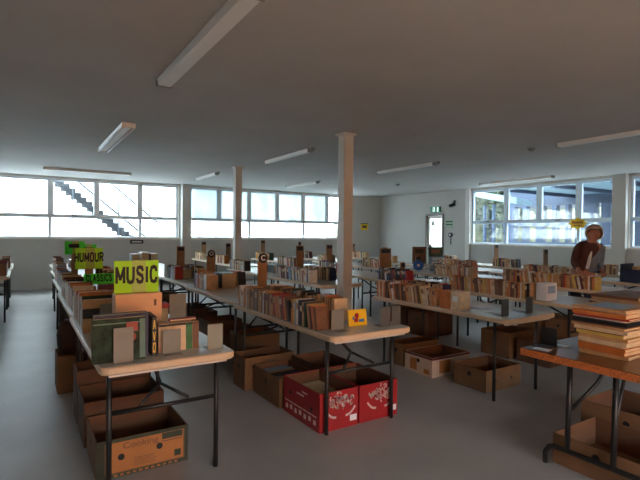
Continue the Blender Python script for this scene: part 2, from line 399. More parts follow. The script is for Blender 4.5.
MB().box(-.17, .17, -.006, -.001, -.05, .05).build('sign_sheet', M_dgreen, sb)
MB().box(-.12, .12, -.008, -.0065, -.015, .015).build('sign_print', M_paper, sb)
tag(sb, 'small dark green sign under the window sill on the back wall', 'sign')

# ------------------------------------------------------------------ trestle tables
TZ = .738
def trestle(bars=True):
    r = empty('trestle_table', (0, 0, 0))
    tt = MB().slab(.745, 1.79, TZ-.042, TZ, .055, .008, n=6)
    tt.bm.normal_update(); [setattr(f_, 'material_index', 1) for f_ in tt.bm.faces if abs(f_.normal.z) < .9]
    tt.build('tabletop', [M_top, M_side], r)
    for y in (-.85, .85): MB().box(-.325, .325, y-.01, y+.01, TZ-.06, TZ-.0425).build('end_rib', M_top, r)
    for sy in (-1, 1):
        y = sy*.735
        for sx in (-1, 1):
            MB().tube([(sx*.305, y, 0), (sx*.305, y, TZ-.043)], .0145, n=10).build('leg', M_black, r, smooth=True)
        if bars:
            MB().tube([(-.29, y, .44), (.29, y, .44)], .0125, n=8).build('crossbar', M_black, r, smooth=True)
            br = MB(); m_ = y - sy*.13
            br.tube([(0, y - sy*.52, TZ-.05), (0, m_, .53)], .0115, n=8)
            for sx in (-1, 1): br.tube([(0, m_, .53), (sx*.14, y - sy*.02, .452)], .010, n=8)
            br.build('brace', M_black, r, smooth=True)
    return r
ROWS = {  # left edges X and near ends Y of each table, front to back
 'A': [(.345, 2.62), (.36, 4.46), (.40, 6.28), (.46, 8.1), (.53, 9.92)],
 'B': [(1.79, 2.64), (1.84, 4.46), (1.90, 6.28), (1.97, 8.1), (2.0, 9.92)],
 'C': [(3.42, 2.46), (3.47, 5.40), (3.5, 7.22), (3.92, 9.34), (4.02, 11.16)],
 'D': [(4.74, 2.55), (4.76, 4.38), (4.86, 6.2), (4.95, 8.02), (5.55, 10.6)],
 'F': [(6.28, 3.12), (6.3, 4.96), (6.35, 6.8), (6.4, 8.64), (7.0, 10.9)],
 'G': [(7.85, 2.4), (7.8, 4.25), (7.8, 6.1), (7.85, 7.95), (8.6, 10.4)],
 'H': [(9.3, 3.6), (9.25, 5.45), (9.25, 7.3)],
 'L': [(-.88, 8.75), (-.86, 10.58)],
}
WORD = {'A': 'green signs row', 'B': 'centre row', 'C': 'column row', 'D': 'row behind the columns', 'F': 'row in front of the person', 'G': 'row behind the person', 'H': 'row along the courtyard windows', 'L': 'row at the left edge'}
PLACE = ['front', 'second', 'third', 'fourth', 'fifth']
protoA = None; protoC = None
TABLE = {}
for k, lst in ROWS.items():
    for i, (x, y) in enumerate(lst):
        c = (x+.3725, y+.895, 0)
        bars = k not in 'C'
        if bars and protoA is None: protoA = t = trestle(True); t.location = c
        elif not bars and protoC is None: protoC = t = trestle(False); t.location = c
        else: t = dup(protoA if bars else protoC, c)
        tag(t, 'pale grey trestle table, %s table of the %s' % (PLACE[i], WORD[k]), 'table', 'grey trestle tables')
        TABLE[k, i] = (x, y)

# ------------------------------------------------------------------ books
NB = [0]
FAR = MB(); FAR_COLS = list(COVERS); 
def book_shapes(mbc, mbp, t, d, h, spine=-1, M=None, ci=0, bi=None, pi=0):
    """spine at spine*d/2 in X, thickness along Y, bottom at z=0"""
    c = .0022
    def bx(mb, x0, x1, *a):
        if spine > 0: x0, x1 = -x1, -x0
        mb.box(x0, x1, *a, M=M)
    z1 = h
    bx(mbc, -d/2+c, d/2, -t/2, -t/2+c, 0, z1, ci); bx(mbc, -d/2+c, d/2, t/2-c, t/2, 0, z1, ci)
    if bi is None: bx(mbc, -d/2, -d/2+c, -t/2, t/2, 0, z1, ci)
    else:
        a, b = h*.62, h*.86
        bx(mbc, -d/2, -d/2+c, -t/2, t/2, 0, a, ci); bx(mbc, -d/2, -d/2+c, -t/2, t/2, a, b, bi); bx(mbc, -d/2, -d/2+c, -t/2, t/2, b, z1, ci)
    bx(mbp, -d/2+c, d/2-.003, -t/2+c, t/2-c, .003, z1-.003, pi)
def book(x, y, z, t, d, h, colr, spine, rot, label, group, detailed, band=None, name='paperback_book', cat='book'):
    NB[0] += 1
    if detailed:
        r = empty(name, (x, y, z), rot)
        a, b = MB(), MB()
        book_shapes(a, b, t, d, h, spine, bi=1 if band else None)
        a.build('cover', [M_cov[colr], M_cov[band or colr]], r); b.build('pages', M_pages, r)
    else:
        a = MB(); book_shapes(a, a, t, d, h, spine, ci=0, pi=1, bi=2 if band else None)
        r = a.build(name, [M_cov[colr], M_pages, M_cov[band or colr]], None, (x, y, z), rot)
    tag(r, label, cat, group)
    return r
SIDEW = {-1: 'aisle side', 1: 'far side'}
ROWN = [0]
def book_row(key, xoff, y0, y1, pal, spine=-1, hr=(.175, .2), dr=(.11, .135), tr=(.018, .036), lean=.0, detailed=True, where='', far=False, big=0):
    """spines in a line at table-local X xoff, running from y0 (near) to y1"""
    tx, ty = TABLE[key]
    x_sp = tx + xoff
    y = y0; n_ = 0; run = 0; ang = 0
    grp = 'paperbacks in the ' + where
    prev_h = 0
    while True:
        t = rnd.uniform(*tr); h = rnd.uniform(*hr); d = rnd.uniform(*dr)
        if rnd.random() < big: h *= 1.18; d *= 1.15
        if run <= 0:
            new = rnd.choice([0, 0, .10, .17, .22]) if lean else 0
            if ang and not new: y += prev_h*math.sin(ang) + .002
            elif ang and new < ang: y += prev_h*(math.tan(ang) - math.tan(new))+ .002
            ang = new; run = rnd.randint(4, 10)
        run -= 1
        step = t/math.cos(ang) + .0012
        if y + step + h*math.sin(ang) > y1: break
        colr = rnd.choice(pal); band = rnd.choice([None, None, None, None, None, 'cream', 'tan', 'brown'])
        if band == colr: band = None
        n_ += 1
        xc = x_sp + (d/2 if spine < 0 else -d/2)
        # lean: top towards +Y
        yb = y + t/2*math.cos(ang); zb = TZ + .0006 + t/2*math.sin(ang)
        if far:
            M = Matrix.Translation((xc, yb, zb)) @ Matrix.Rotation(-ang, 4, 'X')
            book_shapes(FAR, FAR, t, d, h, spine, M=M, ci=FAR_COLS.index(colr), pi=len(FAR_COLS), bi=FAR_COLS.index(band) if band else None)
        else:
            lb = '%s paperback, %s from near end, %s' % (colr, ordw(n_), where)
            book(xc, yb, zb, t, d, h, colr, spine, (-ang, 0, 0), lb, grp, detailed, band)
        prev_h = h
        y += step
    return y
def bookend(x, y, w, h, label, m=None, depth=.1, rz=0.0, flip=1, z=None):
    r = empty('bookend', (x, y, TZ+.0004 if z is None else z), (0, 0, rz))
    MB().box(-w/2, w/2, -.0015, .0015, 0, h).build('upright_plate', m or M_grey, r, bevel=.0007, seg=1)
    MB().box(-w/2, w/2, min(0, flip*depth), max(0, flip*depth), 0, .0018).build('foot_plate', m or M_grey, r)
    tag(r, label, 'bookend', 'steel bookends'); return r

# row B front table: aisle side row, far side row
book_row(('B', 0), .02, 2.86, 4.36, PAL, -1, (.165, .2), (.12, .15), (.018, .038), lean=1, where='aisle row of front centre table')
book_row(('B', 0), .46, 3.10, 4.36, PAL_M, 1, (.165, .2), (.12, .14), (.02, .04), where='inner row of front centre table')
bookend(1.79+.175, 2.83, .11, .15, 'grey bookend at the near end of the front centre table books', depth=-.09)
bookend(1.79+.575, 2.76, .095, .15, 'darker grey bookend beside the empty end of front centre table, left of pair', M_dgrey, depth=.09)
bookend(1.79+.69, 2.77, .09, .15, 'darker grey bookend at the far corner of front centre table, right of pair', M_dgrey, depth=.09)
# row B second table
book_row(('B', 1), .10, 5.62, 6.15, PAL_M, -1, (.17, .21), (.13, .16), (.02, .045), where='aisle row of second centre table', detailed=False)

# row C front table
book_row(('C', 0), .02, 3.26, 4.2, PAL_W, -1, (.165, .185), (.11, .13), (.016, .032), lean=1, where='aisle row of front column table')

bookend(3.42+.15, 2.58, .10, .15, 'left upright grey bookend at the bare end of the column row table', M_dgrey, depth=.09)
bookend(3.42+.50, 2.58, .10, .15, 'right upright grey bookend at the bare end of the column row table', M_dgrey, depth=.09)
# row D
book_row(('D', 0), .02, 3.12, 4.3, PAL_W, -1, (.165, .185), (.11, .13), (.016, .032), lean=1, where='front row behind column table', detailed=False)

# row A
book_row(('A', 0), .03, 3.66, 4.4, PAL, -1, (.19, .25), (.19, .25), (.015, .035), where='row beyond the peach box', detailed=True)
book_row(('A', 1), .03, 4.6, 6.0, PAL, -1, (.17, .23), (.15, .2), (.02, .045), where='aisle row below HUMOUR sign', detailed=False)

# row F
book_row(('F', 0), .02, 3.2, 4.6, PAL_W, -1, (.165, .19), (.11, .14), (.018, .036), lean=1, where='row in front of person', detailed=False)
# far rows as one mass
for key, xo, a, b, pal, sp in (
   (('B', 1), .68, 5.75, 6.15, PAL_D, 1), (('D', 1), .02, 5.1, 5.8, PAL_D, -1), (('A', 1), .70, 4.6, 5.7, PAL_D, 1), (('C', 0), .40, 3.4, 4.2, PAL_D, 1),
   (('A', 2), .03, 6.5, 7.9, PAL_M, -1), (('A', 2), .7, 6.4, 7.9, PAL_D, 1), (('A', 3), .03, 8.3, 9.6, PAL_M, -1), (('A', 4), .05, 10.2, 11.4, PAL_M, -1),
   (('B', 2), .06, 7.1, 7.75, PAL_D, -1), (('B', 2), .5, 7.0, 7.7, PAL_D, 1), 
   (('C', 1), .02, 5.75, 6.8, PAL_M, -1), (('C', 1), .6, 5.9, 6.7, PAL_D, 1), (('C', 2), .02, 8.1, 8.85, PAL, -1), (('C', 3), .05, 10.3, 10.9, PAL, -1), (('C', 4), .05, 12.2, 12.8, PAL, -1),
   (('D', 2), .02, 6.9, 7.7, PAL_D, -1), (('D', 3), .02, 8.8, 9.6, PAL_D, -1), (('D', 4), .02, 11.2, 12.1, PAL, -1),
   (('F', 1), .02, 5.2, 6.1, PAL_W, -1), (('F', 2), .02, 7.4, 8.3, PAL_W, -1), (('F', 3), .02, 9.5, 10.2, PAL, -1), (('F', 4), .05, 11.6, 12.4, PAL_D, -1),
   (('G', 1), .02, 4.35, 5.3, PAL_W, -1), (('G', 2), .02, 6.4, 7.4, PAL_W, -1), (('G', 3), .02, 8.9, 9.5, PAL_W, -1), (('G', 4), .05, 11.0, 11.9, PAL, -1),
   (('H', 0), .02, 4.4, 5.2, PAL_D, -1), (('H', 1), .02, 6.4, 7.1, PAL, -1), (('H', 2), .02, 8.2, 8.9, PAL, -1), (('L', 0), .70, 8.9, 10.3, PAL_D, 1), (('L', 1), .70, 10.7, 12.0, PAL_M, 1)):
    book_row(key, xo, a, b, pal, sp, (.165, .195), (.11, .14), (.02, .042), lean=1, far=True)
fb = FAR.build('books', [M_cov[k] for k in FAR_COLS] + [M_pages])
tag(fb, 'rows of assorted small books on the tables further back', 'books', None, 'stuff')

# ---- single books and boxes with their own look
def slab_book(name, x, y, z, w, l, h, m, label, cat='book', rz=0, group=None, pages=True):
    """a book lying flat"""
    r = empty(name, (x, y, z), (0, 0, rz))
    c = .002
    MB().box(-w/2, w/2, -l/2, l/2, 0, c).box(-w/2, w/2, -l/2, l/2, h-c, h).box(-w/2, -w/2+c, -l/2, l/2, c, h-c).build('cover', m, r)
    MB().box(-w/2+c, w/2-.003, -l/2+.003, l/2-.003, c, h-c).build('pages', M_pages, r)
    tag(r, label, cat, group); return r
# flat red books lying on the B1 rows
for i, (dx, y, cl, nm) in enumerate(((.275, 3.35, 'red', 'maroon'), (.275, 3.72, 'red', 'red'), (.275, 4.0, 'cream', 'cream'), (.28, 4.22, 'black', 'dark'))):
    slab_book('hardback_book', 1.79+dx, y, TZ+.0006, .13, .19, .032, M_cov[nm if nm in M_cov else 'black'],
              '%s hardback lying flat between the rows on front centre table, %s from near end' % (nm, ORD[i+1]), group='books lying between the rows')
# yellow picture card with abstract print
yc = empty('yellow_picture_book', (1.79+.40, 2.88, TZ+.0006), (-.12, 0, 0))
MB().box(-.085, .085, -.006, .006, .001, .125).build('cover', M_yellow, yc)
p = MB().disc((-.01, -.0085, .08), .02, .002, 'y', 14, 0).box(-.035, .0, -.0085, -.0065, .03, .062, 0).box(.01, .06, -.0085, -.0065, .03, .05, 1).box(-.05, -.036, -.0085, -.0065, .05, .075, 1)
p.build('cover_print', [M_red, M_blue], yc)
tag(yc, 'bright yellow picture book standing by the grey bookend on front centre table', 'book')
# small purple and blue items behind it
for i, (dx, y, m_, nm) in enumerate(((.50, 3.0, mat('purple plastic', rgb(92, 60, 120), .5), 'purple'), )):
    slab_book('small_box', 1.79+dx, y+.03, TZ+.0006, .07, .09, .05, m_, 'small purple box beside the yellow picture book', 'box')
# end of C1: orange books then cream box file
for i in range(3):
    book(3.44+.068, 3.115+i*.044, TZ+.0006, .041, .135, .168, 'orange', -1, (0, 0, 0), 'orange hardback, %s from the cream box file, column row table' % ORD[i+1], 'orange hardbacks', True, name='hardback_book')
bf = empty('box_file', (3.52, 3.03, TZ+.0006))
MB().box(-.075, .075, -.055, .055, 0, .172).build('file_case', M_cov['cream'], bf, bevel=.002)
MB().box(-.0765, -.0752, -.03, .03, .08, .13).build('spine_label', M_paper, bf)
tag(bf, 'cream box file closing the book row on front column row table', 'box file')
for i, (x, y, rz, w, l) in enumerate(((3.74, 3.02, .3, .12, .2), (3.62, 2.74, .0, .09, .13), (3.98, 2.70, .1, .13, .1))):
    r = MB().box(-w/2, w/2, -l/2, l/2, 0, .0015).build('paper_sheet', M_paper, None, (x, y, TZ+.0006), (0, 0, rz))
    tag(r, ['white paper sheet lying behind the cream box file on column row table', 'white paper sheet beside the left grey bookend on column row table', 'white paper sheet beside the right grey bookend on column row table'][i], 'paper')
# white card box closing the D row
wcx = empty('white_card_box', (4.90, 3.02, TZ+.0006))
MB().box(-.10, .10, -.06, .06, 0, .19).build('carton', M_paper, wcx, bevel=.003)
MB().box(-.07, .07, -.0615, -.0602, .08, .16).build('carton_print', M_cov['pale blue'], wcx)
tag(wcx, 'white card box at the near end of the table behind column row', 'box')

# ---- row A front display
jb = empty('jungle_picture_book', (.455, 2.73, TZ+.0006), (-.03, 0, 0))
MB().box(-.135, .135, -.009, .009, .001, .235).build('cover', M_jungle, jb)
MB().box(-.132, .132, -.006, .006, .2355, .2365).build('pages', M_pages, jb)
p = MB().box(.105, .134, -.0105, -.0095, .01, .225, 0).disc((.06, -.011, .13), .026, .0015, 'y', 16, 1).box(.035, .095, -.0108, -.0098, .16, .21, 1).disc((.06, -.0125, .13), .012, .0012, 'y', 12, 2).box(-.13, .13, -.0105, -.0096, .205, .212, 0)
p.build('cover_print', [mat('sea green print', rgb(86, 124, 112), .5, .1, 10), mat('dull red print', rgb(150, 62, 52), .5, .15, 14), M_blackp], jb)
tag(jb, 'large dark green picture book facing out at the front of green signs table', 'book')
bookend(.47, 2.69, .10, .19, 'tall grey bookend in front of the large green picture book', M_grey, depth=-.02)
nb = empty('navy_hardback_book', (.475, 2.80, TZ+.0006), (0, 0, .03))
MB().box(-.14, .135, -.032, -.029, 0, .25).box(-.14, .135, .029, .032, 0, .25).box(.135, .139, -.032, .032, 0, .25).build('cover', M_cov['navy blue'], nb)
MB().box(-.137, .134, -.0285, .0285, .003, .246).build('pages', M_pages, nb)
tag(nb, 'thick navy hardback standing directly behind the large green picture book', 'book')
sb_ = empty('black_lettered_book', (.648, 2.845, TZ+.0006), (0, 0, -.05))
MB().box(-.0125, .0125, -.1, .1, 0, .225).build('cover', M_cov['black'], sb_, bevel=.002)
m_y = mat('yellow foil', rgb(226, 190, 70), .5)
for ch, zz in (('A', .155), ('V', .09), ('O', .025)): block_text(ch, .05, m_y, sb_.children[0], 0, -.1008, zz, .38, .22, name='spine_lettering')
tag(sb_, 'black book with yellow lettered spine, right of the large green picture book', 'book')
gb = empty('cream_green_book', (.795, 2.815, TZ+.0006), (-.04, 0, .03))
MB().box(-.115, .125, -.014, .014, .001, .165).build('cover', M_cov['cream'], gb)
MB().box(-.112, .122, -.011, .011, .1655, .1665).build('pages', M_pages, gb)
p = MB().box(.045, .085, -.0155, -.0145, .003, .163, 0).box(.086, .124, -.0155, -.0145, .003, .163, 1).box(-.114, .124, -.0155, -.0145, .15, .163, 2)
p.build('cover_print', [mat('leaf green print', rgb(44, 110, 60), .5, .2, 20), M_cov['brown'], M_blackp], gb)
for k in range(5):
    pass
tag(gb, 'cream book with green cover strip standing behind a short grey bookend', 'book')
bookend(.745, 2.76, .105, .14, 'short grey bookend in front of the cream and green book', M_grey, depth=-.05)
bookend(1.00, 2.74, .095, .15, 'grey bookend standing alone near the right corner of green signs table', mat('pale grey metal', rgb(142, 146, 136), .5, .05, 9), depth=.09)
slab_book('orange_booklet', .79, 2.88, TZ+.0006, .2, .05, .165, M_cov['tan'], 'tan book block standing behind the cream and green book')
slab_book('red_booklet', .84, 2.88, TZ+.168, .16, .05, .012, M_cov['red'], 'thin red booklet lying on the tan book block')
bk = empty('black_box_of_books', (.93, 3.42, TZ+.0006))
bookend(.965, 3.42, .12, .26, 'tall grey bookend beside the peach display box', M_grey, depth=.08)
bpy.data.objects.remove(bk)
rb = slab_book('red_topped_tin', .85, 3.50, TZ+.0006, .12, .1, .16, M_cov['black'], 'black and red tin between peach box and tall bookend', 'tin')
MB().box(-.062, .062, -.052, .052, .1605, .19).build('lid', M_cov['red'], rb)
bookend(.52, 3.585, .10, .20, 'grey bookend before the book row behind the navy hardback', M_grey, depth=-.05)
for i, (x, y, w_, cl, bd, lb) in enumerate(((.465, 3.625, .2, 'tan', 'black', 'tan book with black band facing out behind the navy hardback'), (.70, 3.72, .2, 'orange', 'cream', 'orange book facing out behind the peach box'), (.72, 4.62, .26, 'maroon', 'cream', 'maroon book facing out below the HUMOUR sign'))):
    r = empty('facing_book', (x, y, TZ+.0006)); cv_ = MB().box(-w_/2, w_/2, -.014, .014, 0, .23).build('cover', M_cov[cl], r)
    MB().box(-w_/2, w_/2, -.0152, -.0142, .10, .155).box(-w_/2, w_/2, -.0152, -.0142, .155, .168).build('cover_band', M_cov[bd], cv_)
    tag(r, lb, 'book')
px_ = empty('peach_display_box', (.635, 3.17, TZ+.0006))
MB().box(-.14, .14, -.06, .06, 0, .315).build('box_body', M_peach, px_, bevel=.002)
MB().box(.09, .105, -.0615, -.0603, .235, .275).build('printed_mark', M_cov['brown'], px_)
tag(px_, 'plain peach box standing upright below the largest green sign', 'box')
def sign(x, y, z, w, h, m, label, body=None, size=.1, rx=0, rz=0, tape=True, stick=None, lx=0, sx=1.0, parentname='genre_sign'):
    r = empty(parentname, (x, y, z), (rx, 0, rz))
    sh_ = MB().box(-w/2, w/2, -.003, .003, 0, h).build('sheet', m, r)
    if tape: MB().box(-w*.12, w*.2, -.0042, -.0032, 0, h*.99).build('tape_strip', M_tape, r)
    if stick: MB().box(-.045, .045, .004, .012, -stick, h*.8).build('stick', M_tan, r)
    if body: block_text(body, size, M_blackp, sh_, lx, -.0052, h*.56-size/2, sx)
    tag(r, label, 'sign', 'green genre signs'); return r
sign(.632, 3.17, 1.0555, .27, .205, M_green, 'largest fluorescent green sign reading MUSIC on the peach box', 'MUSIC', .098, sx=.62)
sg = sign(.70, 6.24, 1.0, .30, .25, M_green, 'green sign reading HUMOUR on a tan stick among the books', 'HUMOUR', .10, stick=.262, sx=.56)
g2 = sign(.70, 8.0, 1.10, .27, .20, M_green2, 'bright green sign partly hidden behind the HUMOUR sign', None, stick=.36)
MB().box(-.08, .06, -.0062, -.0046, .10, .16).build('lettering', M_blackp, g2.children[0])
g3 = sign(.80, 7.2, 1.09, .20, .18, M_green2, 'smaller green sign standing between HUMOUR and the sign behind it', None, stick=.36)
MB().box(-.06, .06, -.0062, -.0046, .09, .14).build('lettering', M_blackp, g3.children[0])
g4 = sign(.655, 5.02, .935, .27, .11, M_green2, 'low leaning green sign with black letters in front of HUMOUR sign', 'CLASSICS', .065, rx=-.5, tape=False, sx=.52)
MB().box(-.02, .02, .004, .02, -.14, .05).build('stick', M_tan, g4)

# ------------------------------------------------------------------ dividers: cardboard strips standing between books
def divider(x, y, top, label, w=.085, letter=None, m=None, cap=True):
    r = empty('cardboard_divider', (x, y, TZ+.0006))
    h = top - TZ
    MB().box(-w/2, w/2, -.012, .012, 0, h).build('strip', m or M_tan, r, bevel=.002, seg=1)
    if letter:
        d = MB(); d.disc((0, -.022, h+.03), .052, .009, 'y', 20)
        o = d.build('letter_disc', M_cov['black'], r)
        text('lettering', letter, .075, M_paper, r, (0, -.0228, h+.03), (PI/2, 0, 0), .0006, .001)
    elif cap:
        MB().box(-w/2*.8, w/2*.8, -.014, -.0122, h-.08, h-.015).build('label_patch', M_cov['black'], r)
    tag(r, label, 'divider', 'cardboard dividers standing in the book rows'); return r
divider(2.10, 4.39, 1.16, 'cardboard divider with round C letter disc on front centre table', .10, 'C')
divider(2.20, 6.215, 1.13, 'cardboard divider with round O letter disc on second centre table', .12, 'O')
DIV = [(2.43, 8.45, 1.2, 'plain cardboard divider standing left of the wall pier', .14),
 (4.36, 12.9, 1.2, 'narrow cardboard divider under the first frosted window', .13), (5.9, 12.3, 1.25, 'narrow cardboard divider just right of the slim column base', .13),
 (7.3, 12.6, 1.2, 'thin cardboard divider below the third frosted window', .09), (4.28, 10.86, 1.2, 'cardboard divider directly behind the C letter disc', .12),
 (8.9, 11.95, 1.15, 'thin cardboard divider below the frosted windows near front column', .08),
 (4.03, 6.95, 1.24, 'wide round-topped cardboard divider left of the front column', .14), (5.3, 7.95, 1.23, 'cardboard divider just left of the front column shaft', .14),
 (7.35, 10.5, 1.33, 'narrow orange cardboard divider near the room corner', .12),
 (5.25, 6.15, 1.21, 'wide pale cardboard divider right of the front column', .24), (5.38, 6.32, 1.22, 'dark topped cardboard divider touching the wide pale one', .1),
 (9.0, 8.75, 1.2, 'dark cardboard divider beside the upright book covers', .08),
 (9.6, 7.2, 1.23, 'dark narrow cardboard divider below the first courtyard window', .13), (8.15, 5.05, 1.2, 'cardboard divider with black cap below middle courtyard window', .12),
 (5.25, 5.72, 1.0, 'short cardboard divider behind the orange books', .09), (6.75, 6.95, 1.02, 'short cardboard strip left of the round blue disc', .06)]
for x, y, t_, lb, w_ in DIV: divider(x, y, t_, lb, w_)
# ------------------------------------------------------------------ bits on the mid tables
def upright(x, y, w, h, t, m, label, name='upright_book', rz=-.55, pm=None, cat='book', z=None):
    r = empty(name, (x, y, TZ+.0006 if z is None else z), (0, 0, rz))
    MB().box(-w/2, w/2, -t/2, t/2, 0, h).build('cover', m, r, bevel=.002, seg=1)
    p = MB().box(-w*.3, w*.3, -t/2-.0018, -t/2-.0004, h*.62, h*.85).box(-w*.35, w*.1, -t/2-.0018, -t/2-.0004, h*.15, h*.45)
    p.build('cover_print', pm or M_paper, r)
    tag(r, label, cat); return r
upright(8.25, 8.4, .34, .42, .03, M_cov['brown'], 'tall brown book cover facing the room in front of the exit door', pm=M_cov['black'])
upright(8.5, 8.1, .34, .42, .03, M_cov['dark green'], 'tall dark green book cover facing the room right of exit door', pm=M_cov['brown'])
upright(8.18, 7.75, .36, .2, .03, M_cov['pale blue'], 'low pale blue book cover in front of the tall brown one', pm=M_cov['white'])
d_ = empty('round_blue_disc', (6.66, 6.80, TZ+.0006), (0, 0, -.55))
MB().disc((0, -.01, .105), .105, .02, 'y', 24).build('disc_face', M_blue, d_)
MB().disc((0, -.013, .105), .03, .002, 'y', 14).build('disc_print', M_paper, d_)
tag(d_, 'round blue disc standing upright among the books', 'disc')
upright(6.78, 6.45, .3, .14, .06, M_paper, 'low white box right of the round blue disc', 'white_box', cat='box', pm=M_cov['pale blue'])
# flat white papers / books over the tables in the middle distance
k_ = 0
for key, xo, y, w, l, h, cl, lb in (
   (('D', 0), .34, 3.6, .2, .28, .02, 'white', 'white flat book lying behind the orange books nearest the white card box'),
   (('D', 0), .34, 4.0, .2, .3, .02, 'pale blue', 'pale blue flat book lying further along behind the orange books'),
   (('F', 0), .32, 3.5, .2, .28, .02, 'white', 'white flat book lying on the table in front of the person'),
   (('F', 0), .32, 4.1, .2, .28, .025, 'navy blue', 'navy flat book lying on the table in front of the person'),
   (('B', 1), .42, 5.85, .19, .3, .19, 'black', 'black block of books between the rows of second centre table'),
   (('B', 2), .28, 7.4, .13, .4, .14, 'maroon', 'maroon block of books on the third centre table'),
   (('C', 2), .45, 7.75, .25, .5, .14, 'black', 'black book block left of the front column on far table'),
   (('G', 1), .35, 4.6, .25, .35, .05, 'navy blue', 'navy flat book under the courtyard window beside the person'),
   (('A', 4), .45, 10.6, .3, .5, .15, 'grey', 'grey heap of books at the far end of green signs row'),
   (('B', 4), .1, 10.75, .16, .3, .24, 'grey', 'grey carton of books at the far end of centre row'),
   (('B', 4), .28, 10.7, .15, .3, .28, 'white', 'white pile of books at the far end of centre row'),
   (('B', 4), .45, 10.65, .15, .3, .25, 'navy blue', 'navy carton of books at the far end of centre row'),
   (('L', 0), .2, 9.2, .28, .4, .18, 'pale blue', 'pale blue book block on the table at left edge'),
   (('L', 0), .2, 9.8, .28, .4, .15, 'navy blue', 'navy book block on the table at left edge')):
    tx, ty = TABLE[key]
    slab_book('large_book', tx+xo, y, TZ+.0006, w, l, h, M_cov[cl], lb)
exec_later = []

# ------------------------------------------------------------------ cardboard boxes under the tables
def carton(x0, x1, y0, y1, h, m, label, inside=None, name='cardboard_box', holes=True, rim=None, th=.006, rz=0, low=0.0):
    cx, cy = (x0+x1)/2, (y0+y1)/2; w, l = (x1-x0)/2, (y1-y0)/2
    r = empty(name, (cx, cy, .0008), (0, 0, rz))
    b = MB(); b.box(-w, w, -l, l, 0, th)
    b.box(-w, -w+th, -l, l, th, h).box(w-th, w, -l, l, th, h).box(-w+th, w-th, -l, -l+th, th, h-low).box(-w+th, w-th, l-th, l, th, h-low)
    b.build('box_walls', [m], r)
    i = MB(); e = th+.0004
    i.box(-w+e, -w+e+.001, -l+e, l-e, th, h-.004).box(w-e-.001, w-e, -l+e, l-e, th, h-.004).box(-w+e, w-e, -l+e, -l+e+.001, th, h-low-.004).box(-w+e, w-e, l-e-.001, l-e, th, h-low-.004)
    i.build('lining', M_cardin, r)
    if holes:
        bw = r.children[0]
        for sx in (-1, 1): MB().disc((sx*w - (.0012 if sx < 0 else 0), 0, h*.68), .022, .0012, 'x', 14).build('hand_hole', M_blackp, bw)
        for q in (-.45, .45): MB().disc((q*w, -l - .0012, h*.45), .014, .0012, 'y', 12).build('vent_hole', M_blackp, bw)
    tag(r, label, 'cardboard box', 'cardboard boxes stored under the tables'); r['h'] = h
    return r
def fill(x0, x1, y0, y1, z, n, pal, where, covers=False):
    """books dropped in a box, lying spine up in a row"""
    y = y0
    for i in range(n):
        t = (y1-y0)/n - .004
        cl = rnd.choice(pal)
        d = (x1-x0) * rnd.uniform(.8, .95)
        r = MB().box(-d/2, d/2, -t/2, t/2, 0, z*rnd.uniform(.9, 1.0)).box(-d/2+.004, d/2-.004, -t/2+.004, t/2-.004, z*1.001, z*1.004, 1).build('boxed_book', [M_cov[cl], M_cov[cl] if covers else M_pages], None, ((x0+x1)/2, y+t/2+.002, .0082))
        tag(r, '%s book packed in %s, %s from front' % (cl, where, ordw(i+1)), 'book', 'books packed in the ' + where)
        y += t + .004
cb = carton(.37, .90, 2.95, 3.40, .225, M_card, 'printed orange and green box marked Cooking under the front green signs table')
w2 = .265; l2 = .225
p = MB(); fy = -l2-.0016
p.box(-w2+.06, w2-.03, fy, fy+.001, .03, .205, 0)
p.box(-w2, w2, fy, fy+.001, .0, .022, 1).box(-w2, w2, fy, fy+.001, .205, .224, 1).box(-w2, -w2+.045, fy, fy+.001, .022, .205, 1).box(w2-.022, w2, fy, fy+.001, .022, .205, 1)
p.box(w2-.16, w2-.035, fy-.0006, fy-.0001, .165, .203, 1).box(w2-.16, w2-.035, fy-.0006, fy-.0001, .15, .157, 2).box(w2-.085, w2-.045, fy-.0006, fy-.0001, .045, .085, 1)
for k in range(5): p.box(-.06, .07-.012*(k % 2), fy-.0006, fy-.0001, .045+.011*k, .049+.011*k, 2)
for k in range(12): p.box(-w2+.06+k*.035, -w2+.08+k*.035, fy-.0006, fy-.0001, .006, .016, 0)
pp = p.build('printed_panel', [M_orange, M_dgreen, M_cov['brown']], cb)
for hx, hz in ((-.13, .115), (.09, .13)): MB().disc((hx, fy-.002, hz), .019, .0015, 'y', 14).build('vent_hole', M_blackp, pp)

text('lettering', 'Cooking', .052, M_cov['brown'], pp, (-.02, fy-.0012, .175), (PI/2, 0, 0), .0004, .0006, sx=1.15)
carton(.36, .88, 3.46, 3.88, .30, M_cardd, 'tall dark brown box directly behind the box marked Cooking')
carton(.36, .88, 3.92, 4.2, .40, M_cardd, 'taller dark box, third behind the box marked Cooking')
carton(.28, .49, 4.74, 5.1, .33, M_card, 'tan box sticking out into the aisle under the green signs table', holes=False)
bg = empty('dark_bag', (.375, 4.9, .3375))
b = MB(); rg = []
for z_, q in ((0, .07), (.06, .085), (.16, .09), (.24, .075), (.29, .045)):
    rg.append([(q*math.cos(2*PI*k/14)*(1+.05*math.sin(3*k)), q*1.3*math.sin(2*PI*k/14), z_) for k in range(14)])
b.rings(rg).build('bag_body', M_bag, bg, smooth=True)
MB().tube([(-.04, -.02, .285), (-.03, -.02, .34), (.03, .02, .34), (.04, .02, .285)], .008).build('bag_handle', M_bag, bg)
tag(bg, 'dark brown bag on the tan box beside the green signs table', 'bag')
for i, y in enumerate((4.78, 5.3, 6.55, 7.05, 8.4)):
    carton(.52, .98, y, y+.42, .3, M_cardd, 'dark brown box, %s in line under the green signs tables beyond the tan box' % ORD[i+1])
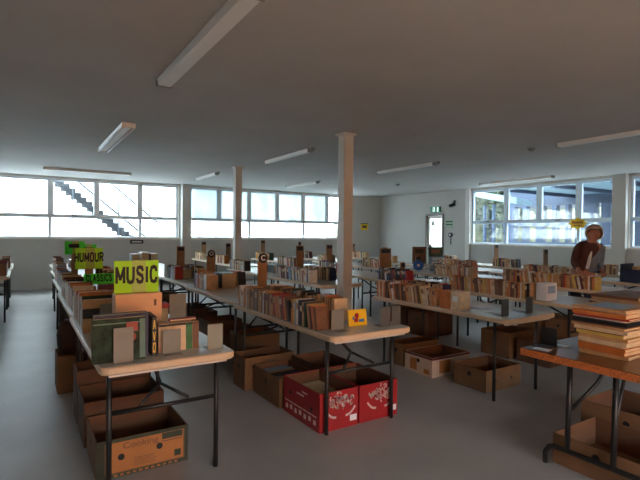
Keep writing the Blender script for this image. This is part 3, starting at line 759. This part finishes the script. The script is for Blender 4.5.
# under row B
def redbox(x0, x1, y0, y1, h, label, side):
    r = carton(x0, x1, y0, y1, h, M_red, label, holes=False, low=.0)
    w, l = (x1-x0)/2, (y1-y0)/2
    q = MB(); f0 = -l-.0016
    cz = h*.62; rr = random.Random(11 if side else 12); bwl = r.children[0]
    for k in range(34):                                   # dense white scrollwork in an oval
        a = rr.uniform(0, 2*PI); q_ = rr.random()**.5; x_, z_ = .015+.105*q_*math.cos(a), cz+.02+.068*q_*math.sin(a)
        a0, dA, R_ = rr.uniform(0, 6.28), rr.uniform(1.2, 3.4), rr.uniform(.008, .02)
        for j in range(7):
            b_ = a0+dA*j/6; px, pz = x_+R_*math.cos(b_), z_+R_*1.1*math.sin(b_)
            if abs(px) < w-.012 and .03 < pz < h-.01: q.box(px-.0045, px+.0045, f0-.0002, f0+.001, pz-.005, pz+.005)
    for sg_ in (-1, 1):
        for j in range(9):
            t_ = j/8; px, pz = .015+sg_*(.05+.075*t_), cz-.085+.05*t_*t_
            q.box(px-.007, px+.007, f0-.0002, f0+.001, pz-.008, pz+.008)
    q.build('scroll_print', M_redw, bwl)['kind'] = 'stuff'
    MB().box(w-.075, w-.012, f0-.0002, f0+.001, .04, .085).build('paper_label', M_paper, bwl)
    if side:
        q = MB(); sx0 = -w-.0016
        for k in range(7):
            q.box(sx0, sx0+.001, -l+.05+k*.07, -l+.085+k*.07, .04+.008*(k % 2), .075+.008*(k % 2))
            q.box(sx0, sx0+.001, -l+.04+k*.07, -l+.10+k*.07, .10, .108)
        q.box(sx0, sx0+.001, -.05, .06, .20, .212).box(sx0, sx0+.001, -.1, -.02, .23, .24)
        q.build('side_print', M_redw, bwl)['kind'] = 'stuff'
    if side:
        for yy_, zz_ in ((.16, .62), (-.16, .5)): MB().disc((-w-.0018, yy_, h*zz_), .018, .0012, 'x', 14).build('hand_hole', M_blackp, bwl)
    return r
redbox(1.82, 2.165, 2.835, 3.38, .285, 'red fruit box with white print under the front centre table, left of pair', True)
redbox(2.18, 2.56, 2.835, 3.38, .285, 'red fruit box with white print under the front centre table, right of pair', False)
fill(1.84, 2.145, 2.86, 3.33, .20, 9, PAL_W, 'left red fruit box')
carton(1.80, 2.16, 3.42, 3.92, .245, M_card, 'open brown box of blue and dark books behind the left red box')
fill(1.82, 2.14, 3.45, 3.88, .20, 8, ['navy blue', 'pale blue', 'black', 'grey', 'red', 'tan', 'navy blue'], 'brown box behind the left red box', True)
carton(2.2, 2.56, 3.42, 3.92, .28, M_cardd, 'dark brown open box behind the right red box')
carton(1.73, 2.24, 3.96, 4.24, .30, M_card, 'large brown box, last in line under the front centre table')
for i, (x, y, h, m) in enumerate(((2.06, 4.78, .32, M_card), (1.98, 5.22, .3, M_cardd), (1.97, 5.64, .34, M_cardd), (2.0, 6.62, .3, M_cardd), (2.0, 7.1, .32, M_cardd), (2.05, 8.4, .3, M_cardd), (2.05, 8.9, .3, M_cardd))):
    carton(x, x+.45, y, y+.38, h, m, 'brown box, %s in line under the centre row beyond the front table' % ORD[i+1])
for i, (x, y) in enumerate(((2.47, 4.8), (2.46, 5.3))):
    pass
# under row C
carton(3.585, 4.10, 2.78, 3.16, .20, M_card, 'plain brown box nearest under the front column row table')
bb = carton(3.50, 4.06, 3.36, 3.76, .20, M_cardw, 'white printed banana box with orange patches under the column row table')
q = MB(); w, l = .28, .20
for (y0, y1, z0, z1) in ((.02, .12, .03, .15), (-.16, -.08, .02, .07)): q.box(-w-.0018, -w-.0005, y0, y1, z0, z1, 0)
for (x0, x1, z0, z1) in ((-.18, -.02, .03, .16), (.1, .2, .05, .1)): q.box(x0, x1, -l-.0018, -l-.0005, z0, z1, 0)
q.box(-w, w, -l-.0018, -l-.0005, .175, .198, 1).box(-w-.0018, -w-.0005, -l, l, .175, .198, 1)
q.build('orange_print', [M_orange, M_cov['maroon']], bb)
carton(3.53, 4.06, 3.82, 4.06, .24, M_card, 'brown box behind the white printed banana box')
for i, (x, y, h) in enumerate(((3.55, 5.7, .3), (3.55, 6.2, .3), (3.6, 7.55, .3))):
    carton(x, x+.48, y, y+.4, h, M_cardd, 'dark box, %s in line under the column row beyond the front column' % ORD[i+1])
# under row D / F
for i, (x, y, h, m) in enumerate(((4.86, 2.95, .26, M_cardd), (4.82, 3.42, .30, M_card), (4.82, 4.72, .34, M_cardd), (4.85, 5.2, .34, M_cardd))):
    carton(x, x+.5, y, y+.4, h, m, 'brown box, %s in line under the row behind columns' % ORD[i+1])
for i, (x, y) in enumerate(((6.36, 3.55), (6.36, 4.0))):
    carton(x, x+.5, y, y+.38, .28, M_card, 'brown box, %s in line under the table in front of the person' % ORD[i+1])

# ------------------------------------------------------------------ wooden folding table at the right
wt = empty('wooden_folding_table', (2.66, 1.06, 0))
W, L = 1.83, .75
MB().box(0, W, 0, L, .693, .734).build('edge_band', M_wood, wt, bevel=.004)
MB().box(.004, W-.004, .004, L-.004, .7345, .738).build('tabletop', M_woodtop, wt)
for k, sx in enumerate((1, -1)):
    x0 = .17 if sx > 0 else W-.17
    for yy in (.27, .535):
        MB().tube([(x0+sx*.02, yy, .69), (x0, yy, .12)], .016, n=10).build('leg', M_black, wt, smooth=True)
    MB().tube([(x0, .05, .0), (x0, .05, .07), (x0, .075, .11), (x0, .12, .125), (x0, .62, .125), (x0, .65, .11), (x0, .675, .07), (x0, .675, 0)], .016, n=10).build('foot_bar', M_black, wt, smooth=True)
    br = MB()
    xn = x0+sx*.34
    for yy, ym in ((.535, .45), (.27, .35)): br.tube([(x0+sx*.01, yy, .36), (x0+sx*.22, ym+.02*(1 if yy > .4 else -1), .53), (xn, ym, .69)], .0105, n=8)
    br.tube([(xn-sx*.05, .355, .645), (xn-sx*.05, .455, .645)], .009, n=8)
    br.build('brace', M_black, wt, smooth=True)
tag(wt, 'wooden folding table with black wishbone legs at the right edge', 'table')
carton(2.87, 3.38, 1.18, 1.71, .19, M_card, 'open brown box under the wooden folding table, nearest its end')
carton(3.44, 3.94, 1.24, 1.84, .26, M_card, 'second brown box under the wooden folding table, further along')
# stack of large flat books / records
z = TZ+.0008
STK = [('tan', .02), ('orange', .022), ('orange', .02), ('cream', .012), ('cream', .022), ('tan', .02), ('yellow', .022), ('brown', .006), ('cream', .02), ('tan', .018), ('brown', .006), ('black', .022), ('white', .008), ('red', .012), ('orange', .024), ('cream', .012), ('tan', .01)]
for i, (cl, h) in enumerate(STK):
    big = i >= 7
    w, l = (.42, .30) if big else (.36, .27)
    cx = 3.03 + rnd.uniform(-.015, .015) + (.02 if big else .03); cy = 1.43 + rnd.uniform(-.012, .012)
    r = empty('large_flat_book', (cx, cy, z), (0, 0, rnd.uniform(-.06, .06)))
    MB().box(-w/2, w/2, -l/2, l/2, 0, .002).box(-w/2, w/2, -l/2, l/2, h-.002, h).box(-w/2, -w/2+.003, -l/2, l/2, .002, h-.002).build('cover', M_cov[cl], r)
    MB().box(-w/2+.003, w/2-.004, -l/2+.004, l/2-.004, .002, h-.002).build('pages', M_pages if cl != 'black' else M_cov['black'], r)
    tag(r, '%s large flat book in the stack on the wooden table, %s from bottom' % (cl, ordw(i+1)), 'book', 'stack of large flat books')
    z += h + .0008
r = MB().box(-.12, .12, -.09, .09, 0, .0015).build('grey_sleeve', M_cov['pale blue'], None, (2.99, 1.42, z), (0, 0, .1)); tag(r, 'grey-blue paper sleeve lying on top of the stack of large flat books', 'paper')
# second pile further along
z = TZ+.0008
for i, (cl, h) in enumerate((('brown', .05), ('maroon', .04), ('brown', .05), ('tan', .03), ('cream', .012), ('maroon', .022), ('brown', .018), ('tan', .016), ('brown', .02), ('cream', .01), ('tan', .018), ('brown', .02))):
    r = slab_book('large_flat_book', 3.52 + rnd.uniform(-.012, .012), 1.56 + rnd.uniform(-.01, .01), z, .46, .3, h, M_cov[cl], '%s large flat book in the farther pile on the wooden table, %s from bottom' % (cl, ordw(i+1)), rz=rnd.uniform(-.05, .05), group='farther pile of large books')
    z += h + .0008
be = empty('black_bookend', (2.86, 1.745, TZ+.0006), (0, 0, .0))
MB().box(-.0, .004, -.055, .055, 0, .115).box(-.10, .10, -.055, .055, 0, .003).build('bracket', M_black, be)
tag(be, 'black bent bookend at the end corner of the wooden table', 'bookend')
bh = MB(); bh.tube([(2.76, 1.785, TZ), (2.76, 1.785, TZ+.09), (2.80, 1.79, TZ+.12), (2.90, 1.79, TZ+.12), (2.93, 1.785, TZ+.09), (2.93, 1.785, TZ)], .009, 8)
bh = None
for i, (x, y, w_, l_, lb) in enumerate(((2.72, 1.70, .07, .1, 'white paper scrap at the end corner of the wooden table'), (2.915, 1.70, .07, .1, 'white paper scrap right of the black bent bookend'))):
    r = MB().box(-w_/2, w_/2, -l_/2, l_/2, 0, .001).build('paper_scrap', M_paper, None, (x, y, TZ+.0042), (0, 0, .2)); tag(r, lb, 'paper')

# ------------------------------------------------------------------ stuff at far right: crate of books near the pier
cr = empty('book_crate', (8.2, 3.25, TZ+.0006), (0, 0, 0))
MB().box(-.22, -.21, -.45, .45, 0, .2).box(.21, .22, -.45, .45, 0, .2).box(-.21, .21, -.45, -.44, 0, .12).box(-.21, .21, .44, .45, 0, .28).box(-.21, .21, -.44, .44, 0, .01).build('crate_walls', M_cov['navy blue'], cr)
tag(cr, 'dark blue crate of books on the table behind the person', 'crate')
yy = 2.86
for i in range(12):
    t = rnd.uniform(.035, .06); cl = rnd.choice(['orange', 'tan', 'pale blue', 'white', 'black', 'brown', 'maroon', 'grey'])
    r = MB().box(-.18, .18, -t/2, t/2, 0, rnd.uniform(.2, .26)).build('crated_book', M_cov[cl], None, (8.2, yy+t/2, TZ+.0112)); tag(r, '%s book in the dark blue crate, %s from its near end' % (cl, ORD[i+1]), 'book', 'books in the dark blue crate')
    yy += t + .008

# ------------------------------------------------------------------ person
fw = Vector((-.72, -.69, 0)).normalized(); lf = Vector((-fw.y, fw.x, 0))
P0 = Vector((7.28, 3.90, 0))
def W_(a, b, c): return P0 + fw*a + lf*(b + max(0, c-.9)*.14) + Vector((0, 0, c))
def skin(name, verts, edges, rad, m, parent, sub=2, root=0):
    me = bpy.data.meshes.new(name); me.from_pydata([tuple(v) for v in verts], edges, []); me.materials.append(m)
    o = bpy.data.objects.new(name, me); COL.objects.link(o)
    sk = o.modifiers.new('Skin', 'SKIN'); sk.use_smooth_shade = True
    lay = me.skin_vertices[0].data
    for i, r in enumerate(rad): lay[i].radius = r if isinstance(r, tuple) else (r, r); lay[i].use_root = (i == root)
    s_ = o.modifiers.new('Sub', 'SUBSURF'); s_.levels = sub; s_.render_levels = sub
    if parent: o.parent = parent
    return o
M_skin = mat('skin', rgb(176, 122, 98), .55, .06, 12)
M_vest = mat('maroon vest', rgb(84, 52, 50), .85, .12, 14)
M_jean = mat('dark trousers', rgb(48, 50, 60), .85, .1, 14)
M_shirt = mat('blue grey shirt', rgb(120, 136, 156), .8, .1, 12)
M_hair = mat('grey blond hair', rgb(176, 156, 132), .7, .3, 30)
per = empty('person', P0)
def rel(v): return Vector(v) - P0
V, E_, Rr = [], [], []
def add(a, b, c, r, pr=None):
    V.append(rel(W_(a, b, c))); Rr.append(r)
    if pr is not None: E_.append((pr, len(V)-1))
    return len(V)-1
pel = add(-.04, 0, .88, (.15, .12)); sp = add(-.02, 0, 1.02, (.14, .115), pel); ch = add(.06, 0, 1.18, (.155, .12), sp); up = add(.13, 0, 1.29, (.13, .10), ch)
nk = add(.17, 0, 1.37, .055, up); hd0 = add(.20, 0, 1.43, .075, nk); hd1 = add(.225, 0, 1.50, .088, hd0); hd2 = add(.225, 0, 1.555, .062, hd1)
for s_ in (-1, 1):
    sh = add(.12, s_*.15, 1.275, .058, up); el = add(.10, s_*.175, 1.04, .045, sh); wr_ = add(.30, s_*.155, .95, .032, el); hnd = add(.36, s_*.15, .925, (.038, .022), wr_)
    for f_ in range(4):
        k1 = add(.40, s_*(.155-.027+.018*f_), .91, .0105, hnd); k2 = add(.435+.006*(1-abs(f_-1.5)), s_*(.152-.027+.018*f_), .89, .0095, k1); add(.45, s_*(.15-.027+.018*f_), .865, .0085, k2)
    th1 = add(.365, s_*.115, .905, .0115, hnd); add(.395, s_*.10, .885, .0095, th1)
    hp = add(-.04, s_*.09, .80, .095, pel); kn = add(.0, s_*.10, .46, .062, hp); an = add(-.03, s_*.10, .09, .042, kn); add(.05, s_*.10, .045, (.045, .04), an); 
body = skin('body', V, E_, Rr, M_skin, per)
# face pieces joined as body children
def ell(name, m, c, r, parent, n=16):
    bm = bmesh.new(); bmesh.ops.create_uvsphere(bm, u_segments=n, v_segments=n//2+2, radius=1)
    Mx = Matrix((fw, lf, Vector((0, 0, 1)))).transposed().to_4x4()
    for v in bm.verts: v.co = Mx @ Vector((v.co.x*r[0], v.co.y*r[1], v.co.z*r[2])) + rel(W_(*c))
    me = bpy.data.meshes.new(name); bm.to_mesh(me); bm.free(); me.materials.append(m)
    for p_ in me.polygons: p_.use_smooth = True
    o = bpy.data.objects.new(name, me); COL.objects.link(o); o.parent = parent; return o
ell('nose', M_skin, (.309, 0, 1.478), (.014, .011, .018), per)
for s_ in (-1, 1):
    ell('eye', M_cov['brown'], (.303, s_*.03, 1.50), (.007, .010, .006), per); ell('ear', M_skin, (.225, s_*.088, 1.49), (.018, .008, .028), per)
ell('mouth', mat('lips', rgb(150, 80, 76), .5), (.300, 0, 1.435), (.009, .022, .006), per)
# hair: chin-length bob
hb_ = bmesh.new(); bmesh.ops.create_uvsphere(hb_, u_segments=28, v_segments=18, radius=1)
bmesh.ops.delete(hb_, geom=[v for v in hb_.verts if (v.co.x > .42 and v.co.z < .38) or v.co.z < -.86], context='VERTS')
Mh = Matrix((fw, lf, Vector((0, 0, 1)))).transposed().to_4x4()
for v in hb_.verts:
    c_ = v.co; k_ = 1 + .05*math.sin(9*c_.x+4*c_.z)*math.sin(11*c_.y+7*c_.z)
    v.co = Mh @ Vector((c_.x*.118*k_, c_.y*.122*k_, c_.z*.128*k_)) + rel(W_(.205, 0, 1.50))
hme = bpy.data.meshes.new('hair'); hb_.to_mesh(hme); hb_.free(); hme.materials.append(M_hair)
for p_ in hme.polygons: p_.use_smooth = True
ho_ = bpy.data.objects.new('hair', hme); COL.objects.link(ho_); ho_.parent = per
sm_ = ho_.modifiers.new('Solid', 'SOLIDIFY'); sm_.thickness = .02; sm_.offset = -1
# vest, sleeves, trousers, shoes
V, E_, Rr = [], [], []
a0 = add(-.045, 0, .82, (.16, .14)); a1 = add(-.025, 0, 1.0, (.152, .134), a0); a2 = add(.055, 0, 1.18, (.165, .138), a1); a3 = add(.115, 0, 1.285, (.145, .122), a2); a4 = add(.15, 0, 1.345, .10, a3); add(.17, 0, 1.395, .068, a4)
for s_ in (-1, 1): add(.115, s_*.165, 1.275, .075, a3)
skin('vest', V, E_, Rr, M_vest, per)
V, E_, Rr = [], [], []
f0_ = add(.06, .10, .88, (.10, .10)); f1_ = add(.075, .10, 1.05, (.095, .095), f0_); f2_ = add(.12, .095, 1.2, (.09, .09), f1_); add(.13, .09, 1.29, .07, f2_)
skin('shirt_front', V, E_, Rr, M_shirt, per)
for s_ in (-1, 1):
    V, E_, Rr = [], [], []
    bb0 = add(.125, s_*.09, 1.305, .092); b0 = add(.115, s_*.155, 1.265, .078, bb0); b1 = add(.10, s_*.175, 1.04, .056, b0); add(.29, s_*.157, .953, .042, b1)
    skin('sleeve', V, E_, Rr, M_shirt if s_ > 0 else M_vest, per)
    V, E_, Rr = [], [], []
    c0 = add(-.04, s_*.088, .86, .115); c1 = add(.0, s_*.10, .46, .078, c0); add(-.03, s_*.10, .08, .060, c1)
    skin('trouser_leg', V, E_, Rr, M_jean, per)
    V, E_, Rr = [], [], []
    d0 = add(-.05, s_*.10, .048, .045); d1 = add(.04, s_*.10, .045, .044, d0); add(.12, s_*.10, .036, .034, d1)
    skin('shoe', V, E_, Rr, M_blackp, per)
V, E_, Rr = [], [], []
e0 = add(.20, .0, 1.32, .014); e1 = add(.215, .0, 1.2, .022, e0); e2 = add(.19, .0, 1.04, .026, e1); add(.16, .0, .95, .026, e2)
skin('scarf_end', V, E_, Rr, M_paper, per)
tag(per, 'person with grey-blond hair in maroon and blue-grey top stooping over books', 'person')

# ------------------------------------------------------------------ outside
M_snow = mat('white rendered wall', rgb(240, 242, 244), .9, .02, 2)
M_pave = mat('pale concrete', rgb(200, 202, 204), .9, .05, 1)
M_stair = mat('dark stair concrete', rgb(26, 32, 38), .9, .2, 5)
M_rail = mat('galvanised rail', rgb(40, 48, 58), .5, .05, 6)
struct(MB().box(-40, 60, YB+.31, 60, -.2, -.1).box(XR+.31, 60, YF-.30, YB+.31, -.2, -.1).build('ground_outside', M_pave))
struct(MB().box(-14, XR+.3, 17.4, 17.7, -.1, 4.6).build('outside_retaining_wall', M_snow))
ss = empty('outside_stairs', (0, 15.4, 0))
b = MB(); x, z = .30, 3.45; n_s = 22; dx, dz = 0.148, -0.123
for k in range(n_s):
    b.box(x, x+dx+.03, 0, 1.2, z-.14, z); x += dx; z += dz
b.build('stair_flight', M_stair, ss)
b = MB(); b.prism([(.32, 3.28), (.60, 3.2), (3.55, .78), (3.4, .65)], 'y', -.05, -.001); b.build('stringer', M_stair, ss)
MB().box(3.2, 3.5, .1, 1.1, -.1, .75).build('support_pier', M_stair, ss)
tag(ss, 'dark concrete stair flight descending outside the left back windows', 'stairs'); ss['kind'] = 'thing'
rl = empty('outside_handrail', (0, 14.9, 0))
sl = -.845
for k, (x0, z0, x1) in enumerate(((2.26, 2.86, 3.55), (1.96, 2.38, 3.4), (1.34, 2.89, 3.4))):
    MB().tube([(x0-(.6 if k < 2 else .3), 0, z0-sl*(.6 if k < 2 else .3)), (x1, 0, z0+sl*(x1-x0))], .028 if k < 2 else .02, 8).build('rail', M_rail, rl)
MB().tube([(3.55, 0, 1.77), (4.9, 0, 1.77)], .016, 8).tube([(3.55, 0, 1.45), (4.9, 0, 1.45)], .012, 8).build('landing_rail', M_rail, rl)
MB().tube([(4.9, 0, 1.77), (5.6, 0, 1.2)], .016, 8).build('rail', M_rail, rl)
for x_, zt in ((1.25, 3.4), (2.45, 2.72), (3.58, 1.8), (4.9, 1.8), (4.25, 1.8)):
    MB().tube([(x_, 0, -.1), (x_, 0, zt)], .018, 8).build('post', M_rail, rl)
tag(rl, 'thin metal handrail running down beside the stairs outside back windows', 'handrail'); rl['kind'] = 'thing'
# courtyard building to the right
M_bw = mat('blue grey cladding', rgb(34, 52, 78), .6, .12, 1.2)
M_bd = mat('slate fascia', rgb(28, 44, 66), .6, .18, .8)
M_bt = mat('pale teal canopy', rgb(104, 130, 142), .6, .05)
bl = empty('courtyard_building', (17.0, 0, 0))
MB().box(-4.2, -.07, -16, 9.85, 2.95, 3.1).build('verandah_roof', M_bt, bl)
for y in (9.4, 7.8, 6.2, 4.6, 3.0): MB().box(-4.1, -.08, y-.06, y+.06, 2.84, 2.949).build('roof_beam', M_bw, bl)
MB().box(0, 2.5, -16, 12.4, 2.62, 6.0).build('fascia', M_bd, bl)
MB().box(-.06, -.001, -16, 12.4, 3.3, 3.36).build('gutter', M_bw, bl)
for y0, y1 in ((11.9, 12.4), (11.37, 11.55), (10.67, 10.97), (10.14, 10.3), (9.67, 9.79), (8.69, 9.43), (8.2, 8.52), (7.2, 8.05), (4.4, 6.2), (1.0, 3.2), (-2.5, -.5), (-7, -4), (-16, -9)):
    MB().box(0, .25, y0, y1, -.1, 2.62).build('pillar', M_bw, bl)
MB().box(-.05, -.001, -16, 12.4, 1.85, 2.02).build('handrail_band', M_bw, bl)
MB().box(-.05, -.001, -16, 12.4, -.1, 1.22).build('low_wall', M_bw, bl)
tag(bl, 'blue-grey courtyard building with white openings outside the right windows', 'building'); bl['kind'] = 'thing'
struct(MB().box(27, 27.3, -20, 12, -.1, 3.6).build('outside_white_wall', M_snow))
struct(MB().box(14.2, 14.4, 12.1, 16.5, -.1, 3.6).build('outside_side_wall', M_snow))
cv = MB(); rg = []
for k in range(13):
    a = k/12; xx = 14.6 - .3*math.sin(a*3.1); yy_ = 11.9 - 1.75*a; zz = 3.06 - .38*a
    rg.append([(xx, yy_, zz-.12), (xx+1.5, yy_+.4, zz-.12), (xx+1.5, yy_+.4, zz+.06), (xx, yy_, zz+.1)])
cpr = empty('curved_canopy', (0, 0, 0))
cv.rings(rg).build('canopy_edge', M_bt, cpr)
for yy_ in (11.7, 11.3, 10.8):
    MB().tube([(14.9, yy_, -.1), (14.9, yy_, 2.6)], .06, 8).build('canopy_post', M_bw, cpr)
tag(cpr, 'pale curved canopy edge seen through the first courtyard window', 'canopy'); cpr['kind'] = 'thing'
hb = bmesh.new(); bmesh.ops.create_grid(hb, x_segments=24, y_segments=24, size=14)
for v in hb.verts:
    q_ = max(0, 1-(v.co.x**2+v.co.y**2)/196.0); v.co.z = 9*q_ + .5*math.sin(v.co.x*1.7)*math.cos(v.co.y*1.3)*q_ - .3
hm_ = bpy.data.meshes.new('outside_hill'); hb.to_mesh(hm_); hb.free(); hm_.materials.append(mat('bush covered bank', rgb(44, 52, 36), .9, .4, 1.6, col2=rgb(86, 88, 66)))
ho = bpy.data.objects.new('outside_hill', hm_); COL.objects.link(ho); ho.location = (32, 26, 0); struct(ho)
# tree seen over the canopy
tr_ = empty('courtyard_tree', (21.5, 16.5, 0))
MB().tube([(0, 0, -.1), (.1, 0, 1.5), (0, .1, 3.2)], [.2, .16, .1], 10).build('trunk', M_stair, tr_)
b = MB(); r2 = random.Random(3)
for k in range(1500):
    v = Vector((r2.gauss(0, 1), r2.gauss(0, 1), r2.gauss(0, .75))); v = v.normalized() * (r2.random() ** .4) * 2.6; c = v + Vector((0, 0, 4.0))
    q = .22; ax = Vector((r2.gauss(0, 1), r2.gauss(0, 1), r2.gauss(0, 1))).normalized(); ay = ax.orthogonal().normalized()
    vs = [b.bm.verts.new(c + ax*q), b.bm.verts.new(c + ay*q*.6), b.bm.verts.new(c - ax*q), b.bm.verts.new(c - ay*q*.6)]
    b._face(vs, 0)
b.build('leaves', mat('tree leaves', rgb(42, 52, 34), .7, .25, 3), tr_)
tag(tr_, 'green tree standing beyond the courtyard outside the right windows', 'tree'); tr_['kind'] = 'thing'

# ------------------------------------------------------------------ light
w = bpy.data.worlds.new('overcast sky'); scn.world = w; w.use_nodes = True
bgn = w.node_tree.nodes['Background']; bgn.inputs['Color'].default_value = (.82, .94, 1.0, 1); bgn.inputs['Strength'].default_value = 5.0
def portal(name, loc, rot, sx, sy):
    l = bpy.data.lights.new(name, 'AREA'); l.shape = 'RECTANGLE'; l.size = sx; l.size_y = sy; l.cycles.is_portal = True
    o = bpy.data.objects.new(name, l); COL.objects.link(o); o.location = loc; o.rotation_euler = rot
portal('sky_portal_back_left', (-.26, YB+.25, 2.03), (-PI/2, 0, 0), 8.0, 1.5)
portal('sky_portal_back_right', (6.97, YB+.25, 2.03), (-PI/2, 0, 0), 5.7, 1.5)
portal('sky_portal_right_far', (XR+.25, 7.29, 1.98), (0, PI/2, 0), 1.5, 3.9)
portal('sky_portal_right_near', (XR+.25, 3.2, 1.98), (0, PI/2, 0), 1.5, 3.5)
portal('sky_portal_added_door', (1.4, YF-.28, 1.07), (PI/2, 0, 0), 4.0, 2.15)
portal('sky_portal_door', (XR+.25, 10.68, 1.06), (0, PI/2, 0), 2.0, .7)

# ------------------------------------------------------------------ camera
yaw, pitch, roll, f_ = math.radians(32.55), math.radians(-.7), math.radians(.53), 470.0
Fv = Vector((math.sin(yaw)*math.cos(pitch), math.cos(yaw)*math.cos(pitch), math.sin(pitch)))
Rv0 = Vector((math.cos(yaw), -math.sin(yaw), 0)); Uv0 = Rv0.cross(Fv)
Rv = Rv0*math.cos(roll) + Uv0*math.sin(roll); Uv = Uv0*math.cos(roll) - Rv0*math.sin(roll)
cd = bpy.data.cameras.new('camera'); cd.sensor_fit = 'HORIZONTAL'; cd.sensor_width = 36; cd.lens = f_/640*36; cd.clip_start = .05; cd.clip_end = 200
co = bpy.data.objects.new('camera', cd); COL.objects.link(co)
Mx = Matrix((Rv, Uv, -Fv)).transposed().to_4x4(); Mx.translation = Vector((0, 0, 1.44)); co.matrix_world = Mx
scn.camera = co
scn.view_settings.view_transform = 'Standard'; scn.view_settings.look = 'None'; scn.view_settings.gamma = 1.0; scn.view_settings.use_curve_mapping = False
scn.view_settings.exposure = 1.88
scn.cycles.use_denoising = True
scn.cycles.max_bounces = 10; scn.cycles.diffuse_bounces = 6; scn.cycles.transparent_max_bounces = 16
scn.cycles.sample_clamp_indirect = 6.0
print('BOOKS', NB[0], 'objects', len(bpy.data.objects))
